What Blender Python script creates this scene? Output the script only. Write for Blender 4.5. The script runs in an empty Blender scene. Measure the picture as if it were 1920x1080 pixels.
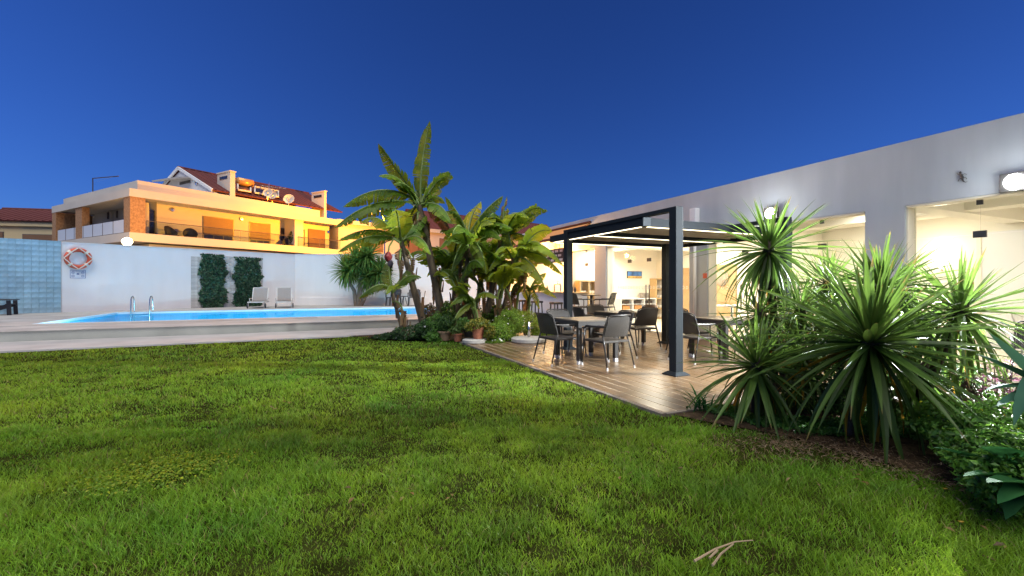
import bpy, bmesh, math, random
import numpy as np
from mathutils import Vector, Matrix, Euler
random.seed(7); rng = np.random.default_rng(11)
sc = bpy.context.scene
COL = sc.collection
R = math.radians

# ------------------------------------------------------------------ camera
EYE = 1.30; FOC = 853.3; HZN = 537.0
cam = bpy.data.cameras.new('camera'); cam.lens = 16; cam.sensor_width = 36
cam.shift_y = -3.0 / 1920; cam.clip_start = 0.05; cam.clip_end = 2000
co = bpy.data.objects.new('camera', cam); COL.objects.link(co)
co.location = (0, 0, EYE); co.rotation_euler = (math.pi / 2, 0, 0); sc.camera = co
# ------------------------------------------------------------------ sky
wd = bpy.data.worlds.new('World'); sc.world = wd; wd.use_nodes = True
nt = wd.node_tree; bgn = nt.nodes['Background']
sky = nt.nodes.new('ShaderNodeTexSky'); sky.sky_type = 'NISHITA'; sky.sun_disc = False
sky.sun_elevation = R(15); sky.sun_rotation = R(-92); sky.ozone_density = 6; sky.air_density = 1; sky.dust_density = 0
tint = nt.nodes.new('ShaderNodeMix'); tint.data_type = 'RGBA'; tint.blend_type = 'MULTIPLY'
tint.inputs[0].default_value = 1; tint.inputs[7].default_value = (.175, .255, .51, 1)
nt.links.new(sky.outputs[0], tint.inputs[6]); nt.links.new(tint.outputs[2], bgn.inputs[0])
bgn.inputs[1].default_value = 0.126
# ------------------------------------------------------------------ soft fill sun, added to brighten the lawn and walls at dusk
sl = bpy.data.lights.new('dusk_fill_sun', 'SUN'); sl.energy = 2.35; sl.angle = R(60); sl.color = (1, .97, .88)
so = bpy.data.objects.new('dusk_fill_sun', sl); COL.objects.link(so)
so.rotation_euler = Vector((0.03, .40, -.92)).to_track_quat('-Z', 'Y').to_euler()
sc.view_settings.view_transform = 'Standard'; sc.view_settings.look = 'None'
sc.view_settings.gamma = 1; sc.view_settings.use_curve_mapping = False
sc.view_settings.exposure = 0.62
sc.cycles.use_denoising = True
sc.cycles.max_bounces = 8; sc.cycles.transparent_max_bounces = 16
sc.cycles.sample_clamp_indirect = 6
sc.cycles.caustics_reflective = False; sc.cycles.caustics_refractive = False

# ------------------------------------------------------------------ survey helpers (metres)
A = R(24.5); CA, SA = math.cos(A), math.sin(A)       # the garden grid is turned 24.5 degrees
def G(s, t, z=0.0): return Vector((s * CA - t * SA, s * SA + t * CA, z))
def ray(x): return (x - 960) / FOC
def gp(x, y, z=0.0):                                   # point at height z seen in that direction
    Y = FOC * (EYE - z) / (y - HZN); return Vector((ray(x) * Y, Y, z))
def at(x, y, Y): return Vector((ray(x) * Y, Y, EYE + (HZN - y) * Y / FOC))
def fac_t(x, s):                                       # grid t where sight line x meets plane s
    k = ray(x); Y = s / (k * CA + SA); return Y * (CA - k * SA), Y

# ------------------------------------------------------------------ materials
def mk(name):
    m = bpy.data.materials.new(name); m.use_nodes = True
    n = m.node_tree; return m, n, n.nodes['Principled BSDF']
def mat(name, col, rough=.6, metal=0, var=.12, scale=6, bump=0, bscale=60, rnd=0, spec=.5, detail=5, emit=None, estr=0, stretch=None, dirt=None, coat=0):
    m, n, p = mk(name); L = n.links
    p.inputs['Roughness'].default_value = rough; p.inputs['Metallic'].default_value = metal
    p.inputs['Specular IOR Level'].default_value = spec
    if coat: p.inputs['Coat Weight'].default_value = coat; p.inputs['Coat Roughness'].default_value = .08
    tc = n.nodes.new('ShaderNodeTexCoord'); src = tc.outputs['Object']
    if stretch:
        mp = n.nodes.new('ShaderNodeMapping'); mp.inputs['Scale'].default_value = stretch
        L.new(src, mp.inputs[0]); src = mp.outputs[0]
    nz = n.nodes.new('ShaderNodeTexNoise'); nz.inputs['Scale'].default_value = scale; nz.inputs['Detail'].default_value = detail
    L.new(src, nz.inputs['Vector'])
    cr = n.nodes.new('ShaderNodeValToRGB')
    lo = tuple(max(0, c * (1 - var)) for c in col); hi = tuple(min(1, c * (1 + var)) for c in col)
    cr.color_ramp.elements[0].position = .3; cr.color_ramp.elements[1].position = .7
    cr.color_ramp.elements[0].color = (*(dirt or lo), 1); cr.color_ramp.elements[1].color = (*hi, 1)
    L.new(nz.outputs['Fac'], cr.inputs[0]); out = cr.outputs[0]
    if rnd:
        oi = n.nodes.new('ShaderNodeObjectInfo'); mr = n.nodes.new('ShaderNodeMapRange')
        mr.inputs['To Min'].default_value = 1 - rnd; mr.inputs['To Max'].default_value = 1 + rnd
        L.new(oi.outputs['Random'], mr.inputs[0])
        hs = n.nodes.new('ShaderNodeHueSaturation'); L.new(mr.outputs[0], hs.inputs['Value']); L.new(out, hs.inputs['Color']); out = hs.outputs[0]
    L.new(out, p.inputs['Base Color'])
    if bump:
        n2 = n.nodes.new('ShaderNodeTexNoise'); n2.inputs['Scale'].default_value = bscale; n2.inputs['Detail'].default_value = 6
        L.new(src, n2.inputs['Vector'])
        b = n.nodes.new('ShaderNodeBump'); b.inputs['Strength'].default_value = bump; b.inputs['Distance'].default_value = .02
        L.new(n2.outputs['Fac'], b.inputs['Height']); L.new(b.outputs[0], p.inputs['Normal'])
    if emit: p.inputs['Emission Color'].default_value = (*emit, 1); p.inputs['Emission Strength'].default_value = estr
    return m
def emat(name, col, s):
    m, n, p = mk(name); n.nodes.remove(p); e = n.nodes.new('ShaderNodeEmission')
    e.inputs[0].default_value = (*col, 1); e.inputs[1].default_value = s
    n.links.new(e.outputs[0], n.nodes['Material Output'].inputs[0]); return m
def leafmat(name, col, col2, trans=.4, rough=.42, rnd=.3, scale=5, attr=None, stretch=None, spec=.45, tips=False):
    m, n, p = mk(name); L = n.links; p.inputs['Roughness'].default_value = rough; p.inputs['Specular IOR Level'].default_value = spec
    if attr:
        a = n.nodes.new('ShaderNodeAttribute'); a.attribute_name = attr; out = a.outputs['Color']
    else:
        tc = n.nodes.new('ShaderNodeTexCoord'); nz = n.nodes.new('ShaderNodeTexNoise'); nz.inputs['Scale'].default_value = scale; nz.inputs['Detail'].default_value = 4
        src = tc.outputs['Object']
        if stretch:
            mp = n.nodes.new('ShaderNodeMapping'); mp.inputs['Scale'].default_value = stretch; L.new(src, mp.inputs[0]); src = mp.outputs[0]
        L.new(src, nz.inputs['Vector'])
        cr = n.nodes.new('ShaderNodeValToRGB'); cr.color_ramp.elements[0].position = .35; cr.color_ramp.elements[1].position = .68
        cr.color_ramp.elements[0].color = (*col, 1); cr.color_ramp.elements[1].color = (*col2, 1)
        L.new(nz.outputs['Fac'], cr.inputs[0])
        oi = n.nodes.new('ShaderNodeObjectInfo'); mr = n.nodes.new('ShaderNodeMapRange')
        mr.inputs['To Min'].default_value = 1 - rnd; mr.inputs['To Max'].default_value = 1 + rnd
        L.new(oi.outputs['Random'], mr.inputs[0])
        hs = n.nodes.new('ShaderNodeHueSaturation'); L.new(mr.outputs[0], hs.inputs['Value']); L.new(cr.outputs[0], hs.inputs['Color']); out = hs.outputs[0]
        if tips:                                            # pale leaf base, browned dry tip
            sx = n.nodes.new('ShaderNodeSeparateXYZ'); L.new(tc.outputs['Object'], sx.inputs[0])
            ad = n.nodes.new('ShaderNodeMath'); ad.operation = 'MULTIPLY_ADD'; ad.inputs[1].default_value = .16; L.new(oi.outputs['Random'], ad.inputs[0]); L.new(sx.outputs[0], ad.inputs[2])
            tr_ = n.nodes.new('ShaderNodeValToRGB'); e_ = tr_.color_ramp.elements; e_[0].position = .0; e_[0].color = (.35, .35, .35, 1); e_[1].position = .16; e_[1].color = (0, 0, 0, 1)
            for ps, v in ((.98, 0), (1.0, .9)): q_ = e_.new(ps); q_.color = (v, v, v, 1)
            L.new(ad.outputs[0], tr_.inputs[0]); mx_ = n.nodes.new('ShaderNodeMix'); mx_.data_type = 'RGBA'; mx_.inputs[7].default_value = (.16, .12, .03, 1)
            L.new(tr_.outputs[0], mx_.inputs[0]); L.new(out, mx_.inputs[6]); out = mx_.outputs[2]
    L.new(out, p.inputs['Base Color'])
    t = n.nodes.new('ShaderNodeBsdfTranslucent')
    h2 = n.nodes.new('ShaderNodeHueSaturation'); h2.inputs['Value'].default_value = 1.5; h2.inputs['Hue'].default_value = .485
    L.new(out, h2.inputs['Color']); L.new(h2.outputs[0], t.inputs[0])
    mx = n.nodes.new('ShaderNodeMixShader'); mx.inputs[0].default_value = trans
    L.new(p.outputs[0], mx.inputs[1]); L.new(t.outputs[0], mx.inputs[2]); L.new(mx.outputs[0], n.nodes['Material Output'].inputs[0])
    return m
def glassmat(name, tintc=(.95, .98, .97), refl=.12, rough=.0):
    m, n, p = mk(name); n.nodes.remove(p); L = n.links
    tr = n.nodes.new('ShaderNodeBsdfTransparent'); tr.inputs[0].default_value = (*tintc, 1)
    gl = n.nodes.new('ShaderNodeBsdfGlossy'); gl.inputs['Roughness'].default_value = rough
    lw = n.nodes.new('ShaderNodeLayerWeight'); lw.inputs[0].default_value = refl
    mx = n.nodes.new('ShaderNodeMixShader'); L.new(lw.outputs['Fresnel'], mx.inputs[0])
    L.new(tr.outputs[0], mx.inputs[1]); L.new(gl.outputs[0], mx.inputs[2]); L.new(mx.outputs[0], n.nodes['Material Output'].inputs[0])
    return m

M = {}
M['white'] = mat('white_render', (.74, .74, .75), .85, var=.04, scale=.7, bump=.12, bscale=90)
M['wallwhite'] = mat('garden_wall_render', (.79, .79, .80), .85, var=.035, scale=1.6, bump=.2, stretch=(1, 1, .2), detail=9, bscale=40)
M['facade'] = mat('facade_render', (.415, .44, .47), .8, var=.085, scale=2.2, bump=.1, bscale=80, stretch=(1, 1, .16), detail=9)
M['cream'] = mat('interior_paint', (.84, .79, .69), .8, var=.03, scale=.6)
M['creamfloor'] = mat('interior_floor', (.72, .64, .50), .35, var=.08, scale=3)
M['concrete'] = mat('pool_deck_concrete', (.36, .345, .33), .85, var=.22, scale=1.3, bump=.25, bscale=50, detail=8)
M['riser'] = mat('step_concrete', (.40, .40, .36), .85, var=.2, scale=1.1, bump=.3, bscale=30, detail=8)
M['path'] = mat('path_concrete', (.40, .378, .362), .85, var=.16, scale=1.2, bump=.25, bscale=60, detail=8)
M['soil'] = mat('soil', (.062, .042, .026), 1, spec=.05, var=.5, scale=9, bump=.8, bscale=45)
M['ground'] = mat('lawn_soil', (.030, .036, .008), 1, spec=0, var=.5, scale=5, bump=.8, bscale=60)
M['asphalt'] = mat('asphalt', (.05, .05, .05), .9)
M['plank'] = mat('deck_plank', (.135, .083, .043), .28, var=.35, scale=4, bump=.06, bscale=20, rnd=.2, stretch=(6, .7, 6), spec=.5)
M['joint'] = mat('deck_joint', (.66, .55, .40), .45)
M['metal'] = mat('anthracite_metal', (.022, .027, .032), .7, metal=0, var=.06, spec=.08)
M['wicker'] = mat('dark_wicker', (.034, .028, .024), .55, var=.4, scale=120, bump=.6, bscale=150)
M['chairmetal'] = mat('chair_frame', (.030, .027, .026), .45, var=.1)
M['tip'] = mat('chair_feet', (.65, .65, .65), .4)
M['tabletop'] = mat('table_top', (.12, .10, .075), .3, var=.2, scale=9)
M['steel'] = mat('steel', (.60, .60, .60), .22, metal=1, var=.05)
M['darkfit'] = mat('patch_fitting', (.07, .065, .06), .4, metal=.6)
M['terracotta'] = mat('terracotta', (.36, .13, .07), .8, var=.2, scale=14, bump=.2)
M['terracotta2'] = mat('weathered_terracotta', (.33, .21, .13), .85, var=.3, scale=10, bump=.3)
M['blackpot'] = mat('black_plastic', (.018, .018, .02), .5)
M['cement'] = mat('umbrella_concrete', (.36, .35, .33), .8, var=.15, scale=12, bump=.2)
M['glass'] = glassmat('window_glass', (.97, .98, .96), .10)
M['railglass'] = glassmat('railing_glass', (.80, .85, .88), .12)
M['clearglass'] = glassmat('clear_guard_glass', (.97, .98, .99), .04)
m_, n_, p_ = mk('frosted_glass'); p_.inputs['Base Color'].default_value = (.75, .79, .84, 1); p_.inputs['Roughness'].default_value = .35; t_ = n_.nodes.new('ShaderNodeBsdfTransparent'); x_ = n_.nodes.new('ShaderNodeMixShader'); x_.inputs[0].default_value = .3; n_.links.new(p_.outputs[0], x_.inputs[1]); n_.links.new(t_.outputs[0], x_.inputs[2]); n_.links.new(x_.outputs[0], n_.nodes['Material Output'].inputs[0]); M['frosted'] = m_
M['orange'] = mat('ring_orange', (.62, .10, .045), .5, var=.1)
M['rope'] = mat('ring_rope', (.72, .70, .62), .8)
M['sign'] = mat('sign_white', (.72, .74, .80), .5, var=.02)
M['ink'] = mat('sign_ink', (.10, .12, .32), .6, var=.02)
M['roof'] = mat('red_roof_tile', (.105, .019, .015), .8, var=.35, scale=14, bump=.6, bscale=18, stretch=(1, 5, 1))
M['housewhite'] = mat('house_render', (.56, .52, .47), .85, var=.05, scale=.5)
M['brickcol'] = mat('brick_column', (.36, .20, .10), .85, var=.3, scale=9, bump=.6, bscale=14)
M['shutter'] = mat('roller_shutter', (.24, .13, .07), .6, var=.08, scale=2)
M['darkglass'] = mat('dark_window', (.03, .03, .045), .12, var=.5, scale=5)
M['rail'] = mat('balcony_rail', (.13, .11, .11), .4, metal=.5)
M['downlight'] = emat('downlight', (1, .95, .84), 9)
M['led'] = emat('led_strip', (1, .86, .58), 3.2)
M['flood'] = emat('flood_face', (.90, .97, 1), 60)
M['sodium'] = emat('sodium_lamp', (1, .48, .06), 4)
M['globe'] = emat('globe_lamp', (1, .88, .50), 14)
M['sconce'] = emat('sconce_shade', (1, .93, .80), 8)
M['wood'] = mat('light_wood', (.52, .36, .17), .5, var=.12, scale=6, stretch=(1, 8, 1))
M['orangewood'] = mat('porch_boards', (.60, .27, .08), .6, var=.15, scale=4, stretch=(1, 8, 1))
M['board'] = mat('menu_board', (.05, .035, .03), .7)
M['paper'] = mat('menu_slip', (.75, .72, .66), .7)
M['doorwood'] = mat('interior_door', (.46, .30, .15), .5, var=.08)
M['basket'] = mat('basket', (.50, .24, .08), .7)
M['screen'] = mat('picture_blue', (.05, .16, .42), .4, var=.6, scale=5)
M['sand'] = mat('picture_sand', (.55, .36, .10), .5, var=.4, scale=9)
M['lounge'] = mat('lounger_sling', (.26, .24, .23), .7, var=.1, scale=40)
M['loungeframe'] = mat('lounger_frame', (.58, .56, .54), .5)
M['plasticdark'] = mat('resin_chair', (.045, .042, .046), .5)
M['plasticblack'] = mat('black_resin', (.015, .016, .022), .5)
M['gecko'] = mat('gecko_metal', (.30, .28, .27), .45, metal=.6, var=.3, scale=20)
M['stone'] = mat('stacked_stone', (.50, .49, .47), .9, var=.25, scale=7, bump=.5, bscale=30, rnd=.15)
# glazed blue tile
M['tile'] = mat('blue_glazed_tile', (.29, .46, .57), .06, var=.35, scale=2.6, rnd=.09, spec=.7, bump=.35, bscale=7)
M['grout'] = mat('tile_grout', (.30, .42, .50), .8)

# ------------------------------------------------------------------ mesh builder
class MB:
    def __init__(s): s.v = []; s.f = []
    def add(s, vs, fs):
        o = len(s.v); s.v += [tuple(x) for x in vs]; s.f += [tuple(i + o for i in f) for f in fs]; return s
    def box(s, x0, x1, y0, y1, z0, z1):
        return s.add([(x0, y0, z0), (x1, y0, z0), (x1, y1, z0), (x0, y1, z0), (x0, y0, z1), (x1, y0, z1), (x1, y1, z1), (x0, y1, z1)],
                     [(0, 3, 2, 1), (4, 5, 6, 7), (0, 1, 5, 4), (1, 2, 6, 5), (2, 3, 7, 6), (3, 0, 4, 7)])
    def mbox(s, mtx, sx, sy, sz):
        c = [(-1, -1, -1), (1, -1, -1), (1, 1, -1), (-1, 1, -1), (-1, -1, 1), (1, -1, 1), (1, 1, 1), (-1, 1, 1)]
        return s.add([mtx @ Vector((a * sx / 2, b * sy / 2, d * sz / 2)) for a, b, d in c],
                     [(0, 3, 2, 1), (4, 5, 6, 7), (0, 1, 5, 4), (1, 2, 6, 5), (2, 3, 7, 6), (3, 0, 4, 7)])
    def bar(s, p, q, w, h, up=(0, 0, 1)):                # rectangular bar from p to q
        p, q = Vector(p), Vector(q); d = (q - p); l = d.length; d.normalize(); u = Vector(up)
        x = d.cross(u)
        if x.length < 1e-4: x = d.cross(Vector((0, 1, 0)))
        x.normalize(); u = x.cross(d)
        m = Matrix((x, d, u)).transposed().to_4x4(); m.translation = (p + q) / 2
        return s.mbox(m, w, l, h)
    def tube(s, pts, r, n=8, cap=True):
        pts = [Vector(p) for p in pts]; k = len(pts); rs = r if isinstance(r, (list, tuple)) else [r] * k
        up = Vector((0, 0, 1)); vs = []
        d0 = (pts[1] - pts[0]).normalized()
        x = d0.cross(up) if abs(d0.z) < .95 else d0.cross(Vector((0, 1, 0))); x.normalize()
        for i, p in enumerate(pts):
            d = (pts[min(i + 1, k - 1)] - pts[max(i - 1, 0)]).normalized()
            x = (x - d * x.dot(d)).normalized(); y = d.cross(x)
            vs += [p + (x * math.cos(2 * math.pi * j / n) + y * math.sin(2 * math.pi * j / n)) * rs[i] for j in range(n)]
        fs = [(i * n + j, i * n + (j + 1) % n, (i + 1) * n + (j + 1) % n, (i + 1) * n + j) for i in range(k - 1) for j in range(n)]
        if cap: fs += [tuple(reversed(range(n))), tuple(range((k - 1) * n, k * n))]
        return s.add(vs, fs)
    def lathe(s, prof, n=20, c=(0, 0, 0), axis='z'):
        vs = []
        for r, z in prof:
            for j in range(n):
                a = 2 * math.pi * j / n; p = (r * math.cos(a), r * math.sin(a), z)
                if axis == 'y': p = (p[0], z, p[1])
                if axis == 'x': p = (z, p[0], p[1])
                vs.append((c[0] + p[0], c[1] + p[1], c[2] + p[2]))
        k = len(prof)
        fs = [(i * n + j, i * n + (j + 1) % n, (i + 1) * n + (j + 1) % n, (i + 1) * n + j) for i in range(k - 1) for j in range(n)]
        if prof[0][0] > 1e-6: fs.append(tuple(reversed(range(n))))
        if prof[-1][0] > 1e-6: fs.append(tuple(range((k - 1) * n, k * n)))
        return s.add(vs, fs)
    def torus(s, c, R0, r, axis='y', n=28, m=10, a0=0, a1=2 * math.pi):
        vs = []; full = abs(a1 - a0 - 2 * math.pi) < 1e-4; kk = n if full else n + 1
        for i in range(kk):
            a = a0 + (a1 - a0) * i / n
            for j in range(m):
                b = 2 * math.pi * j / m; rr = R0 + r * math.cos(b); h = r * math.sin(b)
                vs.append((c[0] + rr * math.cos(a), c[1] + h, c[2] + rr * math.sin(a)))
        fs = [(i * m + j, i * m + (j + 1) % m, ((i + 1) % kk) * m + (j + 1) % m, ((i + 1) % kk) * m + j) for i in range(n if full else n) for j in range(m)]
        return s.add(vs, fs)
    def poly(s, pts, dz=0.0, direction=(0, 0, 1)):       # prism of a planar outline
        d = Vector(direction) * dz; k = len(pts); v = [Vector(p) for p in pts]
        if not dz: return s.add(v, [tuple(range(k))])
        return s.add(v + [p + d for p in v], [tuple(reversed(range(k))), tuple(range(k, 2 * k))] + [(i, (i + 1) % k, k + (i + 1) % k, k + i) for i in range(k)])
    def mesh(s, name, smooth=False):
        me = bpy.data.meshes.new(name); me.from_pydata(s.v, [], s.f)
        bm = bmesh.new(); bm.from_mesh(me); bmesh.ops.recalc_face_normals(bm, faces=bm.faces); bm.to_mesh(me); bm.free()
        if smooth: me.polygons.foreach_set('use_smooth', [True] * len(me.polygons))
        return me
    def build(s, name, m, parent=None, smooth=False, bevel=0, loc=None, rotz=None):
        me = s.mesh(name, smooth); me.materials.append(M[m] if isinstance(m, str) else m)
        o = bpy.data.objects.new(name, me); COL.objects.link(o); o.parent = parent
        if loc is not None: o.location = loc
        if rotz is not None: o.rotation_euler = (0, 0, rotz)
        if bevel:
            b = o.modifiers.new('bevel', 'BEVEL'); b.width = bevel; b.segments = 2; b.limit_method = 'ANGLE'
        if smooth and len(s.f) > 20:
            try: me.set_sharp_from_angle(angle=R(40))
            except Exception: pass
        return o
def box(*a): return MB().box(*a)
def thing(name, label, cat, loc=(0, 0, 0), rotz=0, group=None):
    o = bpy.data.objects.new(name, None); COL.objects.link(o); o.location = loc; o.rotation_euler = (0, 0, rotz)
    o.empty_display_size = .2; return tag(o, label, cat, group)
def tag(o, label, cat=None, group=None, kind=None):
    o['label'] = label
    if cat: o['category'] = cat
    if group: o['group'] = group
    if kind: o['kind'] = kind
    return o
def struct(o): o['kind'] = 'structure'; return o
def copy_tree(o, parent=None):
    c = o.copy(); COL.objects.link(c); c.parent = parent
    for ch in list(o.children): copy_tree(ch, c)
    return c
def inst(name, me, parent, mtx):
    o = bpy.data.objects.new(name, me); COL.objects.link(o); o.parent = parent; o.matrix_local = mtx; return o
def lamp(kind, name, loc, power, col, parent=None, size=.1, target=None, spot=None, blend=.6):
    l = bpy.data.lights.new(name, kind); l.energy = power; l.color = col
    if kind == 'AREA': l.size = size
    else: l.shadow_soft_size = size
    if spot: l.spot_size = R(spot); l.spot_blend = blend
    o = bpy.data.objects.new(name, l); COL.objects.link(o); o.location = loc; o.parent = parent
    if target is not None: o.rotation_euler = (Vector(target) - Vector(loc)).to_track_quat('-Z', 'Y').to_euler()
    return o
def np_mesh(name, V, T, m, cols=None, parent=None, smooth=False):
    V = np.ascontiguousarray(V, dtype=np.float32).reshape(-1, 3); T = np.ascontiguousarray(T, dtype=np.int32).reshape(-1, 3)
    me = bpy.data.meshes.new(name); me.vertices.add(len(V)); me.vertices.foreach_set('co', V.ravel())
    me.loops.add(T.size); me.loops.foreach_set('vertex_index', T.ravel())
    me.polygons.add(len(T)); me.polygons.foreach_set('loop_start', np.arange(0, T.size, 3, dtype=np.int32))
    me.update(calc_edges=True); me.materials.append(m)
    if smooth: me.polygons.foreach_set('use_smooth', np.ones(len(T), dtype=bool))
    if cols is not None:
        at_ = me.color_attributes.new('Col', 'FLOAT_COLOR', 'POINT')
        C4 = np.concatenate([cols, np.ones((len(cols), 1))], 1).astype(np.float32); at_.data.foreach_set('color', C4.ravel())
    o = bpy.data.objects.new(name, me); COL.objects.link(o); o.parent = parent; return o
def snoise(x, y, sc_=1.0, seed=0):                        # smooth value noise, three octaves, about -1..1
    r = np.random.default_rng(seed); tab = r.random((64, 64)) * 2 - 1; out = 0.0; x = np.asarray(x); y = np.asarray(y)
    for k, (f, w) in enumerate(((.32, 1.0), (.71, .55), (1.5, .3))):
        a = .7 * k + seed; u = (x * math.cos(a) + y * math.sin(a)) * sc_ * f + 31.7 * k; v = (-x * math.sin(a) + y * math.cos(a)) * sc_ * f + 17.3 * k
        i = np.floor(u).astype(int); j = np.floor(v).astype(int); fu = u - i; fv = v - j; fu = fu * fu * (3 - 2 * fu); fv = fv * fv * (3 - 2 * fv)
        g_ = lambda p, q: tab[p % 64, q % 64]
        out = out + w * ((g_(i, j) * (1 - fu) + g_(i + 1, j) * fu) * (1 - fv) + (g_(i, j + 1) * (1 - fu) + g_(i + 1, j + 1) * fu) * fv)
    return out * 1.15
def scatter(name, blobs, n, size, m, colr, parent=None, aspect=2.2, up=.45, shell=.55, seed=1, zmin=None):
    """leaf-sized folded faces spread through ellipsoid blobs [(cx,cy,cz,rx,ry,rz,weight)]"""
    r = np.random.default_rng(seed); W = np.array([b[6] for b in blobs], float); W /= W.sum()
    B = np.array([b[:6] for b in blobs])[r.choice(len(blobs), n, p=W)]
    d = r.normal(size=(n, 3)); d /= np.linalg.norm(d, axis=1, keepdims=True)
    rad = (shell + (1 - shell) * r.random(n)) ** .8; lump = 1 + .22 * np.sin(d[:, 0] * 5 + B[:, 0] * 9) * np.cos(d[:, 2] * 6 + B[:, 1] * 7)
    P = B[:, :3] + d * B[:, 3:6] * (rad * lump)[:, None]
    if zmin is not None: P[:, 2] = np.maximum(P[:, 2], zmin + r.random(n) * .03)
    nrm = d * .7 + r.normal(size=(n, 3)) * .6 + np.array([0, 0, up]); nrm /= np.linalg.norm(nrm, axis=1, keepdims=True)
    ax = np.cross(nrm, r.normal(size=(n, 3))); ax /= np.linalg.norm(ax, axis=1, keepdims=True)
    sd = np.cross(nrm, ax); L_ = size * (.6 + .8 * r.random(n)); Wd = L_ / aspect
    a = P - ax * L_[:, None] * .5; b = P + ax * L_[:, None] * .5 - nrm * L_[:, None] * .15
    c = P + sd * Wd[:, None] * .5 + nrm * Wd[:, None] * .18; e = P - sd * Wd[:, None] * .5 + nrm * Wd[:, None] * .18
    V = np.stack([a, c, b, e], 1).reshape(-1, 3); i = np.arange(n)[:, None] * 4
    T = np.concatenate([i + [0, 1, 2], i + [0, 2, 3]], 1).reshape(-1, 3)
    C0 = np.array(colr)[r.integers(0, len(colr), n)] * (.7 + .6 * r.random((n, 1)))
    return np_mesh(name, V, T, m, np.repeat(C0, 4, 0), parent)
M['leafattr'] = leafmat('leaf_mass', None, None, trans=.38, attr='Col', rough=.45)
M['grassattr'] = leafmat('grass_blades', None, None, trans=.42, attr='Col', rough=.5, spec=.3)
M['yucca'] = leafmat('yucca_leaf', (.040, .095, .018), (.090, .155, .024), trans=.42, rough=.45, rnd=.45, scale=1.5, stretch=(1, 1, 1), tips=True)
M['yuccayellow'] = leafmat('yucca_dying_leaf', (.40, .26, .02), (.28, .16, .03), trans=.3, rnd=.2)
M['banana'] = leafmat('banana_leaf', (.062, .150, .012), (.155, .245, .018), trans=.54, rough=.5, rnd=.4, scale=3)
M['bananalight'] = leafmat('banana_young_leaf', (.18, .27, .018), (.28, .33, .025), trans=.54, rough=.5, rnd=.25, scale=3)
M['bananadry'] = leafmat('banana_dry_leaf', (.16, .10, .05), (.24, .17, .09), trans=.25, rough=.8, rnd=.3, scale=6)
M['yuccatree'] = leafmat('yucca_tree_leaf', (.055, .135, .028), (.11, .21, .04), trans=.4, rough=.5, rnd=.2, scale=1.5)
M['midrib'] = mat('banana_midrib', (.13, .19, .04), .55, var=.2)
M['stem'] = mat('banana_stem', (.13, .095, .06), .75, var=.55, scale=5, bump=.5, bscale=18, stretch=(3, 3, .7), dirt=(.05, .04, .03))
M['stemgreen'] = mat('banana_petiole', (.15, .22, .06), .5, var=.25, scale=7)
M['bark'] = mat('yucca_bark', (.17, .14, .11), .9, var=.3, scale=12, bump=.8, bscale=30, stretch=(1, 1, 3))
M['darkbark'] = mat('dark_bark', (.07, .05, .035), .9, var=.3, scale=14, bump=.8, bscale=35)
M['budred'] = mat('banana_bud', (.20, .020, .022), .45, var=.25)
M['budgrey'] = mat('banana_bud_tip', (.10, .08, .10), .6, var=.25)
M['broad'] = leafmat('broad_leaf', (.020, .085, .030), (.035, .115, .035), spec=.05, trans=.22, rough=.7, rnd=.25, scale=2.5)
M['agave'] = leafmat('blue_green_leaf', (.035, .095, .062), (.055, .125, .075), spec=.05, trans=.12, rough=.7, rnd=.2, scale=2.5)
M['twig'] = mat('dry_twig', (.34, .25, .15), .9)

# ================================================================== SETTING
WATER_Z = .165; DECK_Z = .23
PS0, PS1, PT0, PT1 = -7.0, 5.5, 17.25, 23.5
g = MB()
for a0, a1, b0, b1 in ((-500, 500, -300, PT0), (-500, 500, PT1, 800), (-500, PS0, PT0, PT1), (PS1, 500, PT0, PT1)): g.add([(a0, b0, -.10), (a1, b0, -.10), (a1, b1, -.10), (a0, b1, -.10)], [(0, 1, 2, 3)])
g = g.build('ground', 'asphalt', rotz=A); struct(g)
lw = MB().add([G(-16, -8, -.03), G(6.25, -8, -.03), G(6.25, 3.65, -.03), G(3.30, 3.65, -.03), G(3.30, 12.75, -.03), G(-16, 12.2, -.03)], [(0, 1, 2, 3, 4, 5)]).build('lawn', 'ground'); struct(lw)
# path between lawn and pool step
pa = MB().poly([G(-24, 12.0, -.05), G(4.9, 12.85, -.05), G(4.9, 14.62, -.05), G(-24, 14.62, -.05)], .05).build('path', 'path'); struct(pa)
# pool deck in four slabs round the pool, with a concrete step
PS0, PS1, PT0, PT1 = -7.0, 5.5, 17.25, 23.5
dk = MB(); dk.box(-26, PS0, 14.9, 40, -.05, DECK_Z); dk.box(PS1, 9.5, 14.9, 40, -.05, DECK_Z); dk.box(PS0, PS1, 14.9, PT0, -.05, DECK_Z); dk.box(PS0, PS1, PT1, 40, -.05, DECK_Z)
dk = dk.build('pool_deck', 'concrete', rotz=A); struct(dk)
M['slab'] = mat('coping_slab', (.40, .38, .36), .8, var=.15, scale=2.5, bump=.25, bscale=50, rnd=.14, detail=8)
x = -20.0; i = 0
slab_me = box(0, .996, 0, .60, 0, .012).mesh('coping_slab'); slab_me.materials.append(M['slab'])
while x < 5.5:                                             # slabs along the front of the deck
    if x > -13: inst('coping_slab', slab_me, dk, Matrix.Translation((x, 14.62, DECK_Z)))
    x += 1.0
for x in np.arange(PS0 - .6, PS1 + .5, 1.0):
    inst('coping_slab', slab_me, dk, Matrix.Translation((x, PT0 - .62, DECK_Z)))
rs = box(-26, 6.0, 14.66, 14.9, -.05, DECK_Z - .004).build('step_riser', 'riser', rotz=A); struct(rs)
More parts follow.
